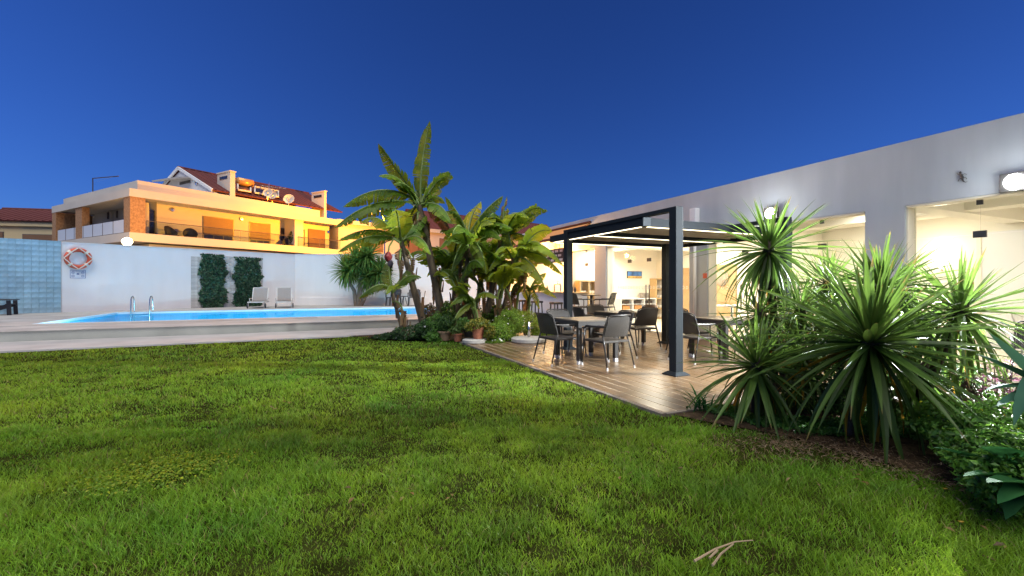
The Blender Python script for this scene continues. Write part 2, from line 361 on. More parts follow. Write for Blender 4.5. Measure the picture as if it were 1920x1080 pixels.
# pool basin and water
m, n, p = mk('pool_lining'); p.inputs['Base Color'].default_value = (.16, .62, .80, 1); p.inputs['Roughness'].default_value = .5
tc = n.nodes.new('ShaderNodeTexCoord'); bk = n.nodes.new('ShaderNodeTexBrick'); bk.offset = 0; bk.inputs['Scale'].default_value = 3
bk.inputs['Color1'].default_value = (.06, .55, .80, 1); bk.inputs['Color2'].default_value = (.045, .49, .76, 1); bk.inputs['Mortar'].default_value = (.2, .58, .84, 1)
bk.inputs['Mortar Size'].default_value = .008; bk.inputs['Brick Width'].default_value = .3; bk.inputs['Row Height'].default_value = .3
n.links.new(tc.outputs['Object'], bk.inputs[0]); n.links.new(bk.outputs[0], p.inputs['Base Color']); M['lining'] = m
bs = MB(); e = .03; D = -1.15
bs.add([(PS0, PT0, D), (PS1, PT0, D), (PS1, PT1, D), (PS0, PT1, D), (PS0, PT0, DECK_Z - .02), (PS1, PT0, DECK_Z - .02), (PS1, PT1, DECK_Z - .02), (PS0, PT1, DECK_Z - .02)],
       [(0, 1, 2, 3), (0, 4, 5, 1), (1, 5, 6, 2), (2, 6, 7, 3), (3, 7, 4, 0)])
def shrink(mb, d):
    cx, cy = (PS0 + PS1) / 2, (PT0 + PT1) / 2
    mb.v = [(x + (d if x < cx else -d), y + (d if y < cy else -d), z) for x, y, z in mb.v]; return mb
ba = shrink(bs, .01).build('pool_basin', 'lining', rotz=A); struct(ba)
# white overflow rim
M['rim'] = mat('pool_rim', (.62, .74, .80), .35, var=.04)
rm = MB(); w = .10
rm.box(PS0 + .012, PS1 - .012, PT1 - w, PT1 - .012, WATER_Z + .005, DECK_Z + .018); rm.box(PS0 + .012, PS1 - .012, PT0 + .012, PT0 + w, WATER_Z + .005, DECK_Z + .018)
rm.box(PS0 + .012, PS0 + w, PT0 + w, PT1 - w, WATER_Z + .005, DECK_Z + .018); rm.box(PS1 - w, PS1 - .012, PT0 + w, PT1 - w, WATER_Z + .005, DECK_Z + .018)
rm.build('pool_rim', 'rim', ba)
m, n, p = mk('pool_water'); n.nodes.remove(p); L = n.links
tr = n.nodes.new('ShaderNodeBsdfTransparent'); tr.inputs[0].default_value = (.62, .90, .97, 1)
gl = n.nodes.new('ShaderNodeBsdfGlossy'); gl.inputs['Roughness'].default_value = .03
fr = n.nodes.new('ShaderNodeFresnel'); fr.inputs[0].default_value = 1.22
nz = n.nodes.new('ShaderNodeTexNoise'); nz.inputs['Scale'].default_value = 1.6; nz.inputs['Detail'].default_value = 2
tc = n.nodes.new('ShaderNodeTexCoord'); L.new(tc.outputs['Object'], nz.inputs['Vector'])
bp = n.nodes.new('ShaderNodeBump'); bp.inputs['Strength'].default_value = .08; bp.inputs['Distance'].default_value = .05; L.new(nz.outputs['Fac'], bp.inputs['Height'])
L.new(bp.outputs[0], gl.inputs['Normal'])
mx = n.nodes.new('ShaderNodeMixShader'); ml = n.nodes.new('ShaderNodeMath'); ml.operation = 'MULTIPLY'; ml.inputs[1].default_value = .32
L.new(fr.outputs[0], ml.inputs[0]); L.new(ml.outputs[0], mx.inputs[0]); L.new(tr.outputs[0], mx.inputs[1]); L.new(gl.outputs[0], mx.inputs[2]); L.new(mx.outputs[0], n.nodes['Material Output'].inputs[0]); M['water'] = m
wa = MB().add([(PS0 + .011, PT0 + .011, WATER_Z), (PS1 - .011, PT0 + .011, WATER_Z), (PS1 - .011, PT1 - .011, WATER_Z), (PS0 + .011, PT1 - .011, WATER_Z)], [(0, 1, 2, 3)]).build('pool_water', 'water', rotz=A); struct(wa)
M['poollamp'] = emat('pool_lamp', (.75, .95, 1), 30)
for i, s in enumerate((-5.5, -2.0, 1.5, 4.5)):             # underwater lamps in the near wall of the basin
    o = MB().lathe([(.0, 0), (.12, 0), (.12, .03), (.10, .05), (0, .055)], 16, (s, PT0 + .012, -.45), 'y').build('pool_lamp', 'poollamp', ba)
    lamp('POINT', 'pool_light', (s, PT0 + .35, -.45), 120, (.80, .96, 1), ba, .1)
# terrace
te = MB(); te.box(3.36, 8.92, 3.62, 10.2, -.06, -.0035); te.box(4.9, 8.92, 10.2, 17.5, -.06, -.0035)
te = te.build('terrace', 'joint', rotz=A); struct(te)
PWD = .186
pl_me = {}
def plank(s, t0, t1):
    key = round(t1 - t0, 2)
    if key not in pl_me:
        me = box(-(PWD - .02) / 2, (PWD - .02) / 2, 0, t1 - t0 - .005, -.03, 0).mesh('plank'); me.materials.append(M['plank']); pl_me[key] = me
    inst('plank', pl_me[key], te, Matrix.Translation((s, t0, random.uniform(-.0012, .0012))))
for i in range(30):
    s = 3.37 + PWD * (i + .5); off = (i * .63) % 1.65
    cuts = [3.62] + [3.62 + off + 1.65 * j for j in range(5) if .2 < off + 1.65 * j < 6.4] + [10.2]
    for a, b in zip(cuts, cuts[1:]): plank(s, a, b)
    if s > 4.99:
        off = (i * .9) % 2.4; cuts = [10.2] + [10.2 + off + 2.4 * j for j in range(4) if .3 < off + 2.4 * j < 7.0] + [17.5]
        for a, b in zip(cuts, cuts[1:]): plank(s, a, b)
M['edge'] = mat('terrace_edge', (.16, .13, .11), .6, var=.2)
box(3.30, 3.355, 3.58, 10.2, -.06, .004).build('edge_board', 'edge', te); box(3.36, 6.2, 3.56, 3.615, -.06, .003).build('edge_board', 'edge', te)
# beds and side paving
bd = MB().add([G(1.9, 11.45, -.012), G(3.0, 10.75, -.012), G(4.88, 10.25, -.012), G(4.88, 13.9, -.012), G(1.0, 13.0, -.012)], [(0, 1, 2, 3, 4)]).build('banana_bed', 'soil'); struct(bd)
BED = [(1.40, 4.95), (1.85, 4.45), (2.45, 3.95), (2.8, 3.35), (2.95, 2.75), (3.2, 1.6), (5.2, 1.4), (5.9, 4.0), (3.9, 6.1), (2.4, 5.55)]
bd = MB().add([(x, y, -.010) for x, y in BED], [tuple(range(len(BED)))]).build('planting_bed', 'soil'); struct(bd)
pv = box(6.2, 8.92, -6, 3.56, -.05, -.004).build('side_paving', mat('pale_paving', (.55, .52, .46), .6, var=.1, scale=2), rotz=A); struct(pv)

# ------------------------------------------------------------------ grass
def inside(poly, X, Y):
    r = np.zeros(len(X), bool); j = len(poly) - 1
    for i in range(len(poly)):
        xi, yi = poly[i]; xj, yj = poly[j]
        c = ((yi > Y) != (yj > Y)) & (X < (xj - xi) * (Y - yi) / (yj - yi + 1e-12) + xi); r ^= c; j = i
    return r
def lawn_pts(N, y0, y1, pw, seed):
    r = np.random.default_rng(seed); u = r.random(N)
    q = 2 - pw; Y = (y0 ** q + u * (y1 ** q - y0 ** q)) ** (1 / q); X = (r.random(N) * 2 - 1) * (1.2 * Y + 1.5)
    s = X * CA + Y * SA; t = -X * SA + Y * CA
    edge = 12.42 + .02 * s + .035 * np.sin(s * 7) + .03 * np.sin(s * 17 + 1)
    ok = (t < edge) & ~((s > 3.27) & (t > 3.53)) & (s < 6.1) & ~((s > 1.5) & (t > 10.85 + .6 * np.maximum(0, 2.6 - s)))
    inb = inside(BED, X, Y)
    # patchy turf running thin into the bare ground beside the bed
    ex = ((X - 2.45) / .95) ** 2 + ((Y - 3.72) / .50) ** 2 + .45 * snoise(X, Y, 6, 3)
    keep = np.where(ex < 1, r.random(N) < .16 + .5 * np.clip(ex, 0, 1) ** 2, True)
    keep &= ~(inb & (r.random(N) > .05))
    cn = snoise(X, Y, 14, 61) + .6 * snoise(X, Y, 5, 62); keep &= r.random(N) < np.clip(1.02 + .5 * cn, .42, 1)
    ok &= keep
    return X[ok], Y[ok], np.clip(1 - ex[ok], 0, 1), r
def grass(N, y0, y1, pw, seed, hgt, wid):
    X, Y, dry, r = lawn_pts(N, y0, y1, pw, seed); n = len(X)
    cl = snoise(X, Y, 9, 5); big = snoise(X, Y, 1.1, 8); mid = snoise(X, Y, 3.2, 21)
    h = hgt * (.5 + .8 * r.random(n)) * (1 + .38 * cl + .2 * mid + .35 * np.clip(snoise(X, Y, 14, 61), -1, 1)) * (1 - .45 * dry); h = np.maximum(h, .012)
    wd_ = wid * (.7 + .6 * r.random(n)) * (.55 + .16 * Y)
    az = r.random(n) * 6.283; lean = (.3 + 1.1 * r.random(n)) * h * (1 + dry * 1.2)
    # tufts lean together
    az = az + 1.2 * np.sin(X * 11 + np.cos(Y * 9) * 2)
    dx, dy = np.cos(az) * lean, np.sin(az) * lean; a2 = r.random(n) * 6.283; px_, py_ = np.cos(a2) * wd_ * .5, np.sin(a2) * wd_ * .5
    z0 = np.full(n, -.03)
    V = np.stack([np.stack([X - px_, Y - py_, z0], 1), np.stack([X + px_, Y + py_, z0], 1),
                  np.stack([X + dx * .35 + px_ * .8, Y + dy * .35 + py_ * .8, z0 + h * .6], 1), np.stack([X + dx * .35 - px_ * .8, Y + dy * .35 - py_ * .8, z0 + h * .6], 1),
                  np.stack([X + dx, Y + dy, z0 + h], 1)], 1)
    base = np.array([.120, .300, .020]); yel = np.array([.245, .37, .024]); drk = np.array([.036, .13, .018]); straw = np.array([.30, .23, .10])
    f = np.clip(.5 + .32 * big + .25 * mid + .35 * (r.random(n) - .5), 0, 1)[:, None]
    C0 = base * (1 - f) + yel * f; gk = np.clip(.33 * snoise(X, Y, 2.0, 33) + .3 * cl + .35 * np.exp(-((X - .9) / 1.6) ** 2 - ((Y - 3.3) / 1.3) ** 2) - .05, 0, .9)[:, None]; C0 = C0 * (1 - gk) + drk * gk  # dark green noise, plus a patch painted as shade of the bed plants
    st = ((r.random(n) < .035 + .55 * dry + .05 * np.clip(snoise(X, Y, 1.6, 44), 0, 1)))[:, None]; C0 = np.where(st, straw * (.5 + .7 * r.random((n, 1))), C0)
    C0 = C0 * (.7 + .6 * r.random((n, 1)))
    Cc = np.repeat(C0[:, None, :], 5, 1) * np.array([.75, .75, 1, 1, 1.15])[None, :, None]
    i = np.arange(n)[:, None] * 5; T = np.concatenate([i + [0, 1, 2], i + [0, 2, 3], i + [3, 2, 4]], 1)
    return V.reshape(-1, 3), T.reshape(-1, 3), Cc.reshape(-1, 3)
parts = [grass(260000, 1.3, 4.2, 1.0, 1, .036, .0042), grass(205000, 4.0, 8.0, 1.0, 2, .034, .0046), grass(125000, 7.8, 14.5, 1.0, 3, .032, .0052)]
off = 0; VV = []; TT = []; CC = []
for V_, T_, C_ in parts: VV.append(V_); TT.append(T_ + off); CC.append(C_); off += len(V_)
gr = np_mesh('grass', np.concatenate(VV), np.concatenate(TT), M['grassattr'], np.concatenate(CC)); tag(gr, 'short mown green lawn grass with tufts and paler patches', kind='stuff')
# clover patch in the lawn
b0 = [gp(x, y, -.01) for x, y in ((215, 905), (260, 893), (310, 884), (355, 873), (395, 866), (180, 912), (300, 897), (285, 872))]
cv = scatter('clover', [(b.x, b.y, .004, .38, .28, .02, 1) for b in b0], 1700, .017, M['leafattr'], [(.22, .31, .015), (.16, .29, .02), (.29, .33, .015)], aspect=1.2, up=3.0, shell=.1, seed=4, zmin=-.005)
tag(cv, 'patch of yellow green clover in the lawn', kind='stuff')
tw = MB(); 
for pts in (((1302, 1052), (1340, 1030), (1378, 1016), (1412, 1013)), ((1336, 1060), (1352, 1038), (1375, 1020)), ((1345, 1032), (1330, 1046))):
    P_ = [gp(x, y, .045) for x, y in pts]; tw.tube(P_, [.006 - .0012 * i for i in range(len(P_))], 6)
tag(tw.build('dry_twig', 'twig', smooth=True), 'pale dry forked twig lying on the lawn in the foreground', 'twig')
# dry litter on the bare ground
lt = scatter('dry_litter', [(2.35, 3.75, .0, .75, .42, .012, 2), (2.75, 3.45, .0, .4, .5, .012, 1), (2.9, 2.9, 0, .4, .5, .012, .6)], 1800, .035, M['leafattr'], [(.20, .13, .075), (.13, .085, .05), (.26, .19, .12)], aspect=6, up=2.5, shell=.05, seed=9, zmin=.0)
tag(lt, 'dry leaf litter on the bare soil in front of the spiky plants', kind='stuff')
fl_ = scatter('fallen_leaves', [(x_, y_, -.005, .5, .4, .008, 1) for x_, y_ in ((-2.5, 5), (1.0, 3.2), (-1, 8), (2.2, 3.0), (-4, 7.5), (.6, 6.2), (-.8, 2.8), (2.4, 2.3), (1.9, 4.2))], 70, .05, M['leafattr'], [(.24, .15, .06), (.30, .22, .08), (.16, .10, .05)], aspect=2.6, up=3, shell=.1, seed=31, zmin=.0)
tag(fl_, 'few dry fallen leaves scattered over the lawn', kind='stuff')

# ================================================================== GARDEN WALLS
P0 = gp(116, 585.6, DECK_Z); P1 = gp(553, 571.8, DECK_Z); P2 = Vector((4.2, 26.2, DECK_Z))
WTOP = 3.11 - DECK_Z
wd1 = (P1 - P0).normalized(); len1 = (P1 - P0).length; WR = math.atan2(wd1.y, wd1.x)
def wl(x):                                                 # distance along the wall of a sight line
    k = ray(x); return (k * P0.y - P0.x) / (wd1.x - k * wd1.y)
def wz(x, y): l = wl(x); Y = P0.y + wd1.y * l; return EYE + (HZN - y) * Y / FOC - DECK_Z
gw = thing('garden_wall', 'long white rendered garden wall behind the pool with a bend', 'wall', P0, WR)
box(0, len1, 0, .22, -.2, WTOP).build('wall_section', 'wallwhite', gw)
box(0, len1, -.02, .25, WTOP, WTOP + .035).build('coping', 'white', gw)
d2 = gw.matrix_basis.inverted() @ P2; lc = Vector((len1, 0, 0))
M2 = Matrix.Rotation(-WR, 4, 'Z')
dd = (P2 - P1); r2 = math.atan2(dd.y, dd.x) - WR
o = box(0.002, dd.length, 0, .22, -.2, WTOP + .02).build('wall_section', 'wallwhite', gw, loc=lc, rotz=r2)
box(0.002, dd.length, -.02, .25, WTOP + .02, WTOP + .055).build('coping', 'white', gw, loc=lc, rotz=r2)
box(0.3, dd.length, -.05, 0, -.2, .42).build('plinth', 'wallwhite', gw, loc=lc, rotz=r2)
l0 = wl(491); box(l0, l0 + .05, -.012, 0, 0, WTOP - .002).build('joint_strip', 'white', gw)
bw = thing('tiled_wall', 'wall covered in glossy blue glazed tiles beside the white wall', 'wall', P0 - wd1 * .01, WR)
box(-4.2, 0, .03, .25, -.2, WTOP + .02).build('backing', 'grout', bw)
box(-.012, .0, -.02, .03, -.2, WTOP + .02).build('edge_trim', 'white', bw)
t_me = MB().mbox(Matrix.Identity(4), .204, .03, .204).mesh('tile'); t_me.materials.append(M['tile'])
for i in range(14):
    for j in range(14):
        mt = Matrix.Translation((-.12 - i * .21, .015, .105 + j * .21)) @ Euler((random.uniform(-.02, .02), 0, random.uniform(-.025, .025))).to_matrix().to_4x4()
        inst('tile', t_me, bw, mt)
# stacked stone panel with two ivy screens
xa, xb = wl(358), wl(492); za, zb = 0.0, wz(370, 482)
sp = thing('stone_panel', 'pale stacked stone panel fixed to the white wall', 'wall panel', P0 + wd1 * xa, WR)
W_ = xb - xa; xi = [0, wl(377) - xa, wl(419) - xa, wl(441) - xa, wl(486) - xa, W_]
sm = [box(0, w_, -.03 - d_, -.003, 0, .078).mesh('stone') for w_, d_ in ((.30, 0), (.22, .015), (.38, .008))]
for q in sm: q.materials.append(M['stone'])
k = 0
for (a, b, h_) in ((0, xi[1] - .02, zb), (xi[2] + .0, xi[3], zb + .04), (xi[4] - .02, W_, zb - .02)):
    z = .0
    while z < h_:
        x = a
        while x < b - .08:
            k += 1; w_ = [.30, .22, .38][k % 3]; ww = min(w_, b - x)
            inst('stone', sm[k % 3], sp, Matrix.Translation((x, 0, z)) @ Matrix.Diagonal((ww / w_ * .985, 1 + random.uniform(-.2, .5), 1, 1))); x += ww
        z += .082
def ivy(x0, x1, z0, z1, label, seed):
    t = thing('ivy_screen', label, 'ivy screen', P0 + wd1 * x0, WR); w = x1 - x0
    lat = MB()
    for q in np.arange(0, w, .16): lat.box(q, q + .012, -.036, -.024, z0, z1)
    for q in np.arange(z0, z1, .16): lat.box(0, w, -.0235, -.012, q, q + .012)
    lat.build('lattice', 'twig', t)
    n_ = 2300; r = np.random.default_rng(seed)
    Z = z0 - .02 + r.random(n_) * (z1 - z0 + .10); wob = .07 * np.sin(Z * 5 + seed) + .05 * np.sin(Z * 13 + 2 * seed)
    X = r.random(n_) * (w + .10) - .05; X = X + np.where(X > w / 2, wob, -wob) * np.abs(X / w - .5) * 2 + r.normal(0, .025, n_); Y = -.05 - r.random(n_) * .12
    L_ = .09 + .08 * r.random(n_); a = r.normal(0, .7, n_) - .9; tl = r.normal(0, .5, n_)
    ax = np.stack([np.cos(a), -np.abs(np.sin(tl)) * .6, np.sin(a)], 1); sd = np.stack([-np.sin(a), np.sin(tl) * .7, np.cos(a)], 1)
    P = np.stack([X, Y, Z], 1); V = np.stack([P - ax * L_[:, None] * .5, P + sd * L_[:, None] * .28, P + ax * L_[:, None] * .5, P - sd * L_[:, None] * .28 + np.array([0, -.02, 0])], 1).reshape(-1, 3)
    i = np.arange(n_)[:, None] * 4; T = np.concatenate([i + [0, 1, 2], i + [0, 2, 3]], 1).reshape(-1, 3)
    C0 = np.array([(.018, .066, .030), (.030, .10, .045), (.012, .045, .024), (.075, .16, .085)])[r.integers(0, 4, n_)] * (.6 + .8 * r.random((n_, 1)))
    o = np_mesh('leaves', V, T, M['leafattr'], np.repeat(C0, 4, 0), t); o['kind'] = 'stuff'
ivy(wl(377), wl(419), .02, wz(395, 480.5), 'left artificial ivy screen on the stone panel', 5)
ivy(wl(441.5), wl(485), .02, wz(462, 486), 'right artificial ivy screen, behind the left sun lounger', 6)
# lizard ornament
def lizard(name, label, loc, rz, s, par_mat):
    t = thing(name, label, 'ornament', loc, rz)
    MB().tube([Vector((-.02, -.03, .34)) * s, Vector((0, -.035, .25)) * s, Vector((.05, -.04, .12)) * s, Vector((.06, -.035, 0)) * s], [.03 * s, .06 * s, .075 * s, .045 * s], 8).build('body', par_mat, t, smooth=True)
    MB().tube([Vector((.06, -.035, 0)) * s, Vector((.10, -.03, -.14)) * s, Vector((.20, -.03, -.22)) * s, Vector((.29, -.03, -.17)) * s], [.045 * s, .03 * s, .018 * s, .006 * s], 7).build('tail', par_mat, t, smooth=True)
    MB().lathe([(0, .46 * s), (.045 * s, .43 * s), (.06 * s, .37 * s), (.035 * s, .32 * s), (0, .30 * s)], 8, (-.03 * s, -.035 * s, 0)).build('head', par_mat, t, smooth=True)
    for (p, q, e_) in (((0, .24), (-.14, .30), (-.18, .40)), ((.02, .22), (.16, .28), (.24, .22)), ((.05, .06), (-.09, .02), (-.13, -.10)), ((.07, .05), (.20, .06), (.24, -.05))):
        MB().tube([Vector((a[0], -.03, a[1])) * s for a in (p, q, e_)], [.022 * s, .016 * s, .02 * s], 6).build('leg', par_mat, t, smooth=True)
    return t
lizard('lizard_ornament', 'grey metal lizard ornament between the two ivy screens', P0 + wd1 * wl(431) + Vector((0, 0, wz(431, 520))) - Vector((-wd1.y, wd1.x, 0)) * .06, WR, .8, 'gecko')
# life ring and rules sign
lr = thing('life_ring', 'orange life ring with rope hanging on the white wall', 'life ring', P0 + wd1 * wl(146) + Vector((0, 0, wz(146, 485))), WR)
RR = .36
MB().torus((0, -.10, 0), RR, .085, n=40, m=12).build('ring', 'orange', lr, smooth=True)
for a in (45, 135, 225, 315):
    MB().torus((0, -.10, 0), RR, .089, n=4, m=12, a0=R(a - 7), a1=R(a + 7)).build('band', 'rope', lr, smooth=True)
rp = MB()
for q in range(4):
    a0, a1 = R(90 * q), R(90 + 90 * q); pts = []
    for k in range(9):
        f_ = k / 8; a = a0 + (a1 - a0) * f_; rr = RR + .09 + .075 * math.sin(math.pi * f_); 
        pa_, pb_ = Vector((math.cos(a0), 0, math.sin(a0))) * (RR + .09), Vector((math.cos(a1), 0, math.sin(a1))) * (RR + .09)
        am = (a0 + a1) / 2; ap = Vector((math.cos(am), 0, math.sin(am))) * (RR * .93)
        pts.append((pa_.lerp(ap, f_ * 2) if f_ < .5 else ap.lerp(pb_, f_ * 2 - 1)) + Vector((0, -.20, 0)))
    rp.tube(pts, .02, 6)
rp.build('rope', 'rope', lr, smooth=True)
MB().tube([(0, -.11, .28), (0, -.02, .28), (0, 0, .28)], .012, 6).build('hook', 'steel', lr)
sg = thing('pool_rules_sign', 'small white pool rules sign under the life ring', 'sign', P0 + wd1 * wl(146) + Vector((0, 0, wz(146, 514))), WR)
SW, SH = wl(160.5) - wl(131), .35
box(-SW / 2, SW / 2, -.012, -.002, -SH / 2, SH / 2).build('board', 'sign', sg)
fm = MB(); f_ = .014
fm.box(-SW / 2, SW / 2, -.016, -.0125, SH / 2 - f_, SH / 2); fm.box(-SW / 2, SW / 2, -.016, -.0125, -SH / 2, -SH / 2 + f_); fm.box(-SW / 2, -SW / 2 + f_, -.016, -.0125, -SH / 2 + f_, SH / 2 - f_); fm.box(SW / 2 - f_, SW / 2, -.016, -.0125, -SH / 2 + f_, SH / 2 - f_)
fm.build('border', 'ink', sg)
ik = MB()
for k in range(9): ik.box(-.20 + k * .045, -.20 + k * .045 + .034, -.016, -.0125, .115, .135)
for (x, z) in ((-.15, .06), (-.15, -.08), (.15, .06), (.15, -.08)):
    ik.torus((x, -.0143, z), .042, .006, n=12, m=4); ik.box(x - .03, x + .03, -.016, -.0125, z - .006, z + .006)
ik.box(-.04, .04, -.016, -.0125, -.02, .02); ik.box(-.02, .02, -.016, -.0125, .025, .045)
ik.build('print', 'ink', sg)
# pool ladder
ld = thing('pool_ladder', 'stainless steel pool ladder with two curved handrails', 'pool ladder', G(-6.45, PT1, DECK_Z), A)
for x in (0, .62):
    pts = [(x, -.16, -.75), (x, -.16, .0)] + [(x, -.16 + .02 + (.26 - .26 * math.cos(a)) * .72, .46 + .20 * math.sin(a)) for a in np.linspace(0, math.pi, 9)] + [(x, .25, .25), (x, .27, .0)]
    MB().tube(pts, .024, 8).build('handrail', 'steel', ld, smooth=True)
for z in (-.15, -.42, -.68): box(.0, .62, -.20, -.13, z, z + .03).build('tread', 'steel', ld)

# ================================================================== POOL FURNITURE
def lounger(label, loc, rz):
    t = thing('sun_lounger', label, 'sun lounger', loc, rz, 'sun loungers by the wall')   # foot end points to local -Y
    fr = MB(); w = .34
    for s in (-1, 1): fr.bar((s * w, -1.05, .30), (s * w, .45, .30), .05, .05)
    fr.box(-w + .025, w - .025, -1.07, -1.02, .275, .325); fr.box(-w + .025, w - .025, .40, .45, .275, .325); fr.build('frame', 'loungeframe', t)
    MB().add([(-w + .025, -1.02, .315), (w - .025, -1.02, .315), (w - .025, .05, .315), (-w + .025, .05, .315), (-w + .025, -1.02, .30), (w - .025, -1.02, .30), (w - .025, .05, .30), (-w + .025, .05, .30)],
             [(0, 1, 2, 3), (4, 5, 6, 7), (0, 1, 5, 4), (2, 3, 7, 6), (0, 3, 7, 4), (1, 2, 6, 5)]).build('seat', 'lounge', t)
    b = MB().bar((0, .05, .33), (0, .40, .98), w * 2 - .05, .025); bo = b.build('backrest', 'lounge', t)
    e_ = MB()
    for s in (-1, 1): e_.bar((s * w, .05, .33), (s * w, .41, 1.0), .035, .035)
    e_.bar((-w, .41, 1.0), (w, .41, 1.0), .035, .035); e_.build('backrest_frame', 'loungeframe', t)
    for s in (-1, 1):
        MB().tube([(s * w, -.9, .30), (s * w, -.9, 0)], .022, 8).build('leg', 'loungeframe', t)
        MB().bar((s * (w + .05), -.35, .46), (s * (w + .05), .15, .46), .05, .03).build('armrest', 'loungeframe', t)
        MB().tube([(s * (w + .05), -.33, .45), (s * (w + .03), -.30, .29)], .016, 6).build('arm_support', 'loungeframe', t)
        MB().lathe([(.10, -.02), (.12, -.015), (.12, .015), (.10, .02)], 16, (s * (w + .05), -.86, .12), 'x').build('wheel', 'plasticblack', t)
    return t
lounger('grey sling sun lounger in front of the right ivy screen', gp(486, 577.3, DECK_Z) + Vector((-.2, .4, 0)), R(20))
lounger('grey sling sun lounger against the bare white wall', gp(533, 576.6, DECK_Z) + Vector((-.2, .4, 0)), R(27))
def armchair(label, loc, rz, m, group=None, sc_=1.0):
    t = thing('resin_armchair', label, 'chair', loc, rz, group); t.scale = (sc_,) * 3
    for sx in (-1, 1):
        for sy in (-1, 1):
            q = MB(); q.add([(sx * .23, sy * .2, .42), (sx * .30, sy * .2, .42), (sx * .30, sy * .27, .42), (sx * .23, sy * .27, .42), (sx * .27, sy * .24, 0), (sx * .315, sy * .24, 0), (sx * .315, sy * .285, 0), (sx * .27, sy * .285, 0)],
                            [(0, 1, 2, 3), (4, 5, 6, 7), (0, 1, 5, 4), (1, 2, 6, 5), (2, 3, 7, 6), (3, 0, 4, 7)]); q.build('leg', m, t)
        q = MB(); q.poly([(sx * .27, -.27, .41), (sx * .27, .27, .41), (sx * .27, .27, .63), (sx * .27, .22, .66), (sx * .27, -.24, .66)], .05 * sx, (1, 0, 0)) if False else None
        MB().bar((sx * .295, -.27, .655), (sx * .295, .28, .645), .06, .035).build('armrest', m, t, bevel=.01)
        MB().bar((sx * .295, .25, .43), (sx * .295, .25, .64), .045, .06).build('arm_post', m, t)
    box(-.29, .29, -.27, .28, .40, .44).build('seat', m, t, bevel=.012)
    MB().poly([(-.27, -.27, .44), (.27, -.27, .44), (.285, -.36, .78), (.20, -.375, .84), (-.20, -.375, .84), (-.285, -.36, .78)], .035, (0, -1, .1)).build('backrest', m, t, bevel=.01)
    return t
armchair('grey resin armchair by the wall, left of the small round table', gp(738, 573.4, DECK_Z), R(180 - 6), 'plasticdark', 'resin armchairs by the far wall', 1.1)
armchair('grey resin armchair by the wall, right of the small round table', gp(777, 573.4, DECK_Z), R(180 + 10), 'plasticdark', 'resin armchairs by the far wall', 1.1)
st = thing('side_table', 'small dark round side table between two resin armchairs', 'table', gp(757.5, 573.2, DECK_Z))
MB().lathe([(0, .50), (.24, .50), (.24, .54), (0, .54)], 18).build('top', 'plasticdark', st)
for a in range(3): MB().tube([(.05 * math.cos(a * 2.1), .05 * math.sin(a * 2.1), .5), (.19 * math.cos(a * 2.1), .19 * math.sin(a * 2.1), 0)], .018, 6).build('leg', 'plasticdark', st)
# black slatted chair cut by the left edge
q = gp(-8, 591, DECK_Z)
ac = thing('adirondack_chair', 'black slatted lounge chair cut off by the left edge', 'chair', q, R(-58)); ac.scale = (1.05,) * 3
for sx in (-1, 1):
    MB().bar((sx * .30, .42, 0), (sx * .30, .40, .52), .04, .11).build('leg', 'plasticblack', ac)
    MB().bar((sx * .27, .42, .36), (sx * .27, -.50, .03), .035, .11).build('leg', 'plasticblack', ac)
    MB().bar((sx * .34, .50, .545), (sx * .34, -.38, .545), .13, .03).build('armrest', 'plasticblack', ac, bevel=.01)
for k in range(5): MB().bar((-.27, .36 - k * .13, .385 - k * .045), (.27, .36 - k * .13, .385 - k * .045), .115, .025).build('seat_slat', 'plasticblack', ac)
for k in range(5):
    x = -.22 + k * .11; MB().bar((x, -.20, .18), (x * 1.15, -.52, .98 - abs(k - 2) * .045), .095, .022, (0, -1, 0)).build('back_slat', 'plasticblack', ac)
MB().bar((-.30, -.34, .50), (.30, -.34, .50), .05, .04).build('back_rail', 'plasticblack', ac)

# ================================================================== RESTAURANT BUILDING (grid frame: x = s, y = t)
FS = 8.93; WT = .32; HEAD = 2.62; PAR = 3.65
rb = thing('restaurant_building', 'long white flat-roofed restaurant with large lit glass openings', 'building', (0, 0, 0), A)
OPEN = [(.85, 4.11), (4.69, 8.13), (8.69, 12.22), (12.85, 14.55)]
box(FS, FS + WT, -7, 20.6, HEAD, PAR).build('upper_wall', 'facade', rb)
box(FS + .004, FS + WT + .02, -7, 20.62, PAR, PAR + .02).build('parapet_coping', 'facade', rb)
prev = -7
for a, b in OPEN:
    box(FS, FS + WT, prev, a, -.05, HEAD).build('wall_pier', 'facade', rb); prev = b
M['trim'] = mat('cream_frame', (.80, .74, .60), .6, var=.03)
box(FS + WT, 13.4, -3, 14.8, -.06, -.008).build('interior_floor', 'creamfloor', rb)
box(FS + WT, 13.4, -3, 14.8, 2.86, 2.95).build('ceiling', 'cream', rb)
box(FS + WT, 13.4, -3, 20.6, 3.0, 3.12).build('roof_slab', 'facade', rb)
box(13.2, 13.4, -3, 14.8, -.008, 2.86).build('back_wall', 'cream', rb)
for t in (-3.1, 14.6): box(FS + WT, 13.2, t, t + .1, -.008, 2.86).build('end_wall', 'cream', rb)
box(11.4, 13.2, 7.95, 8.05, -.008, 2.60).build('partition', 'cream', rb)
for t in (4.0, 8.0, 12.4): box(FS + WT + .02, 13.2, t, t + .35, 2.60, 2.859).build('ceiling_beam', 'cream', rb)
box(10.6, 11.0, -3, 14.6, 2.64, 2.858).build('ceiling_beam', 'cream', rb)
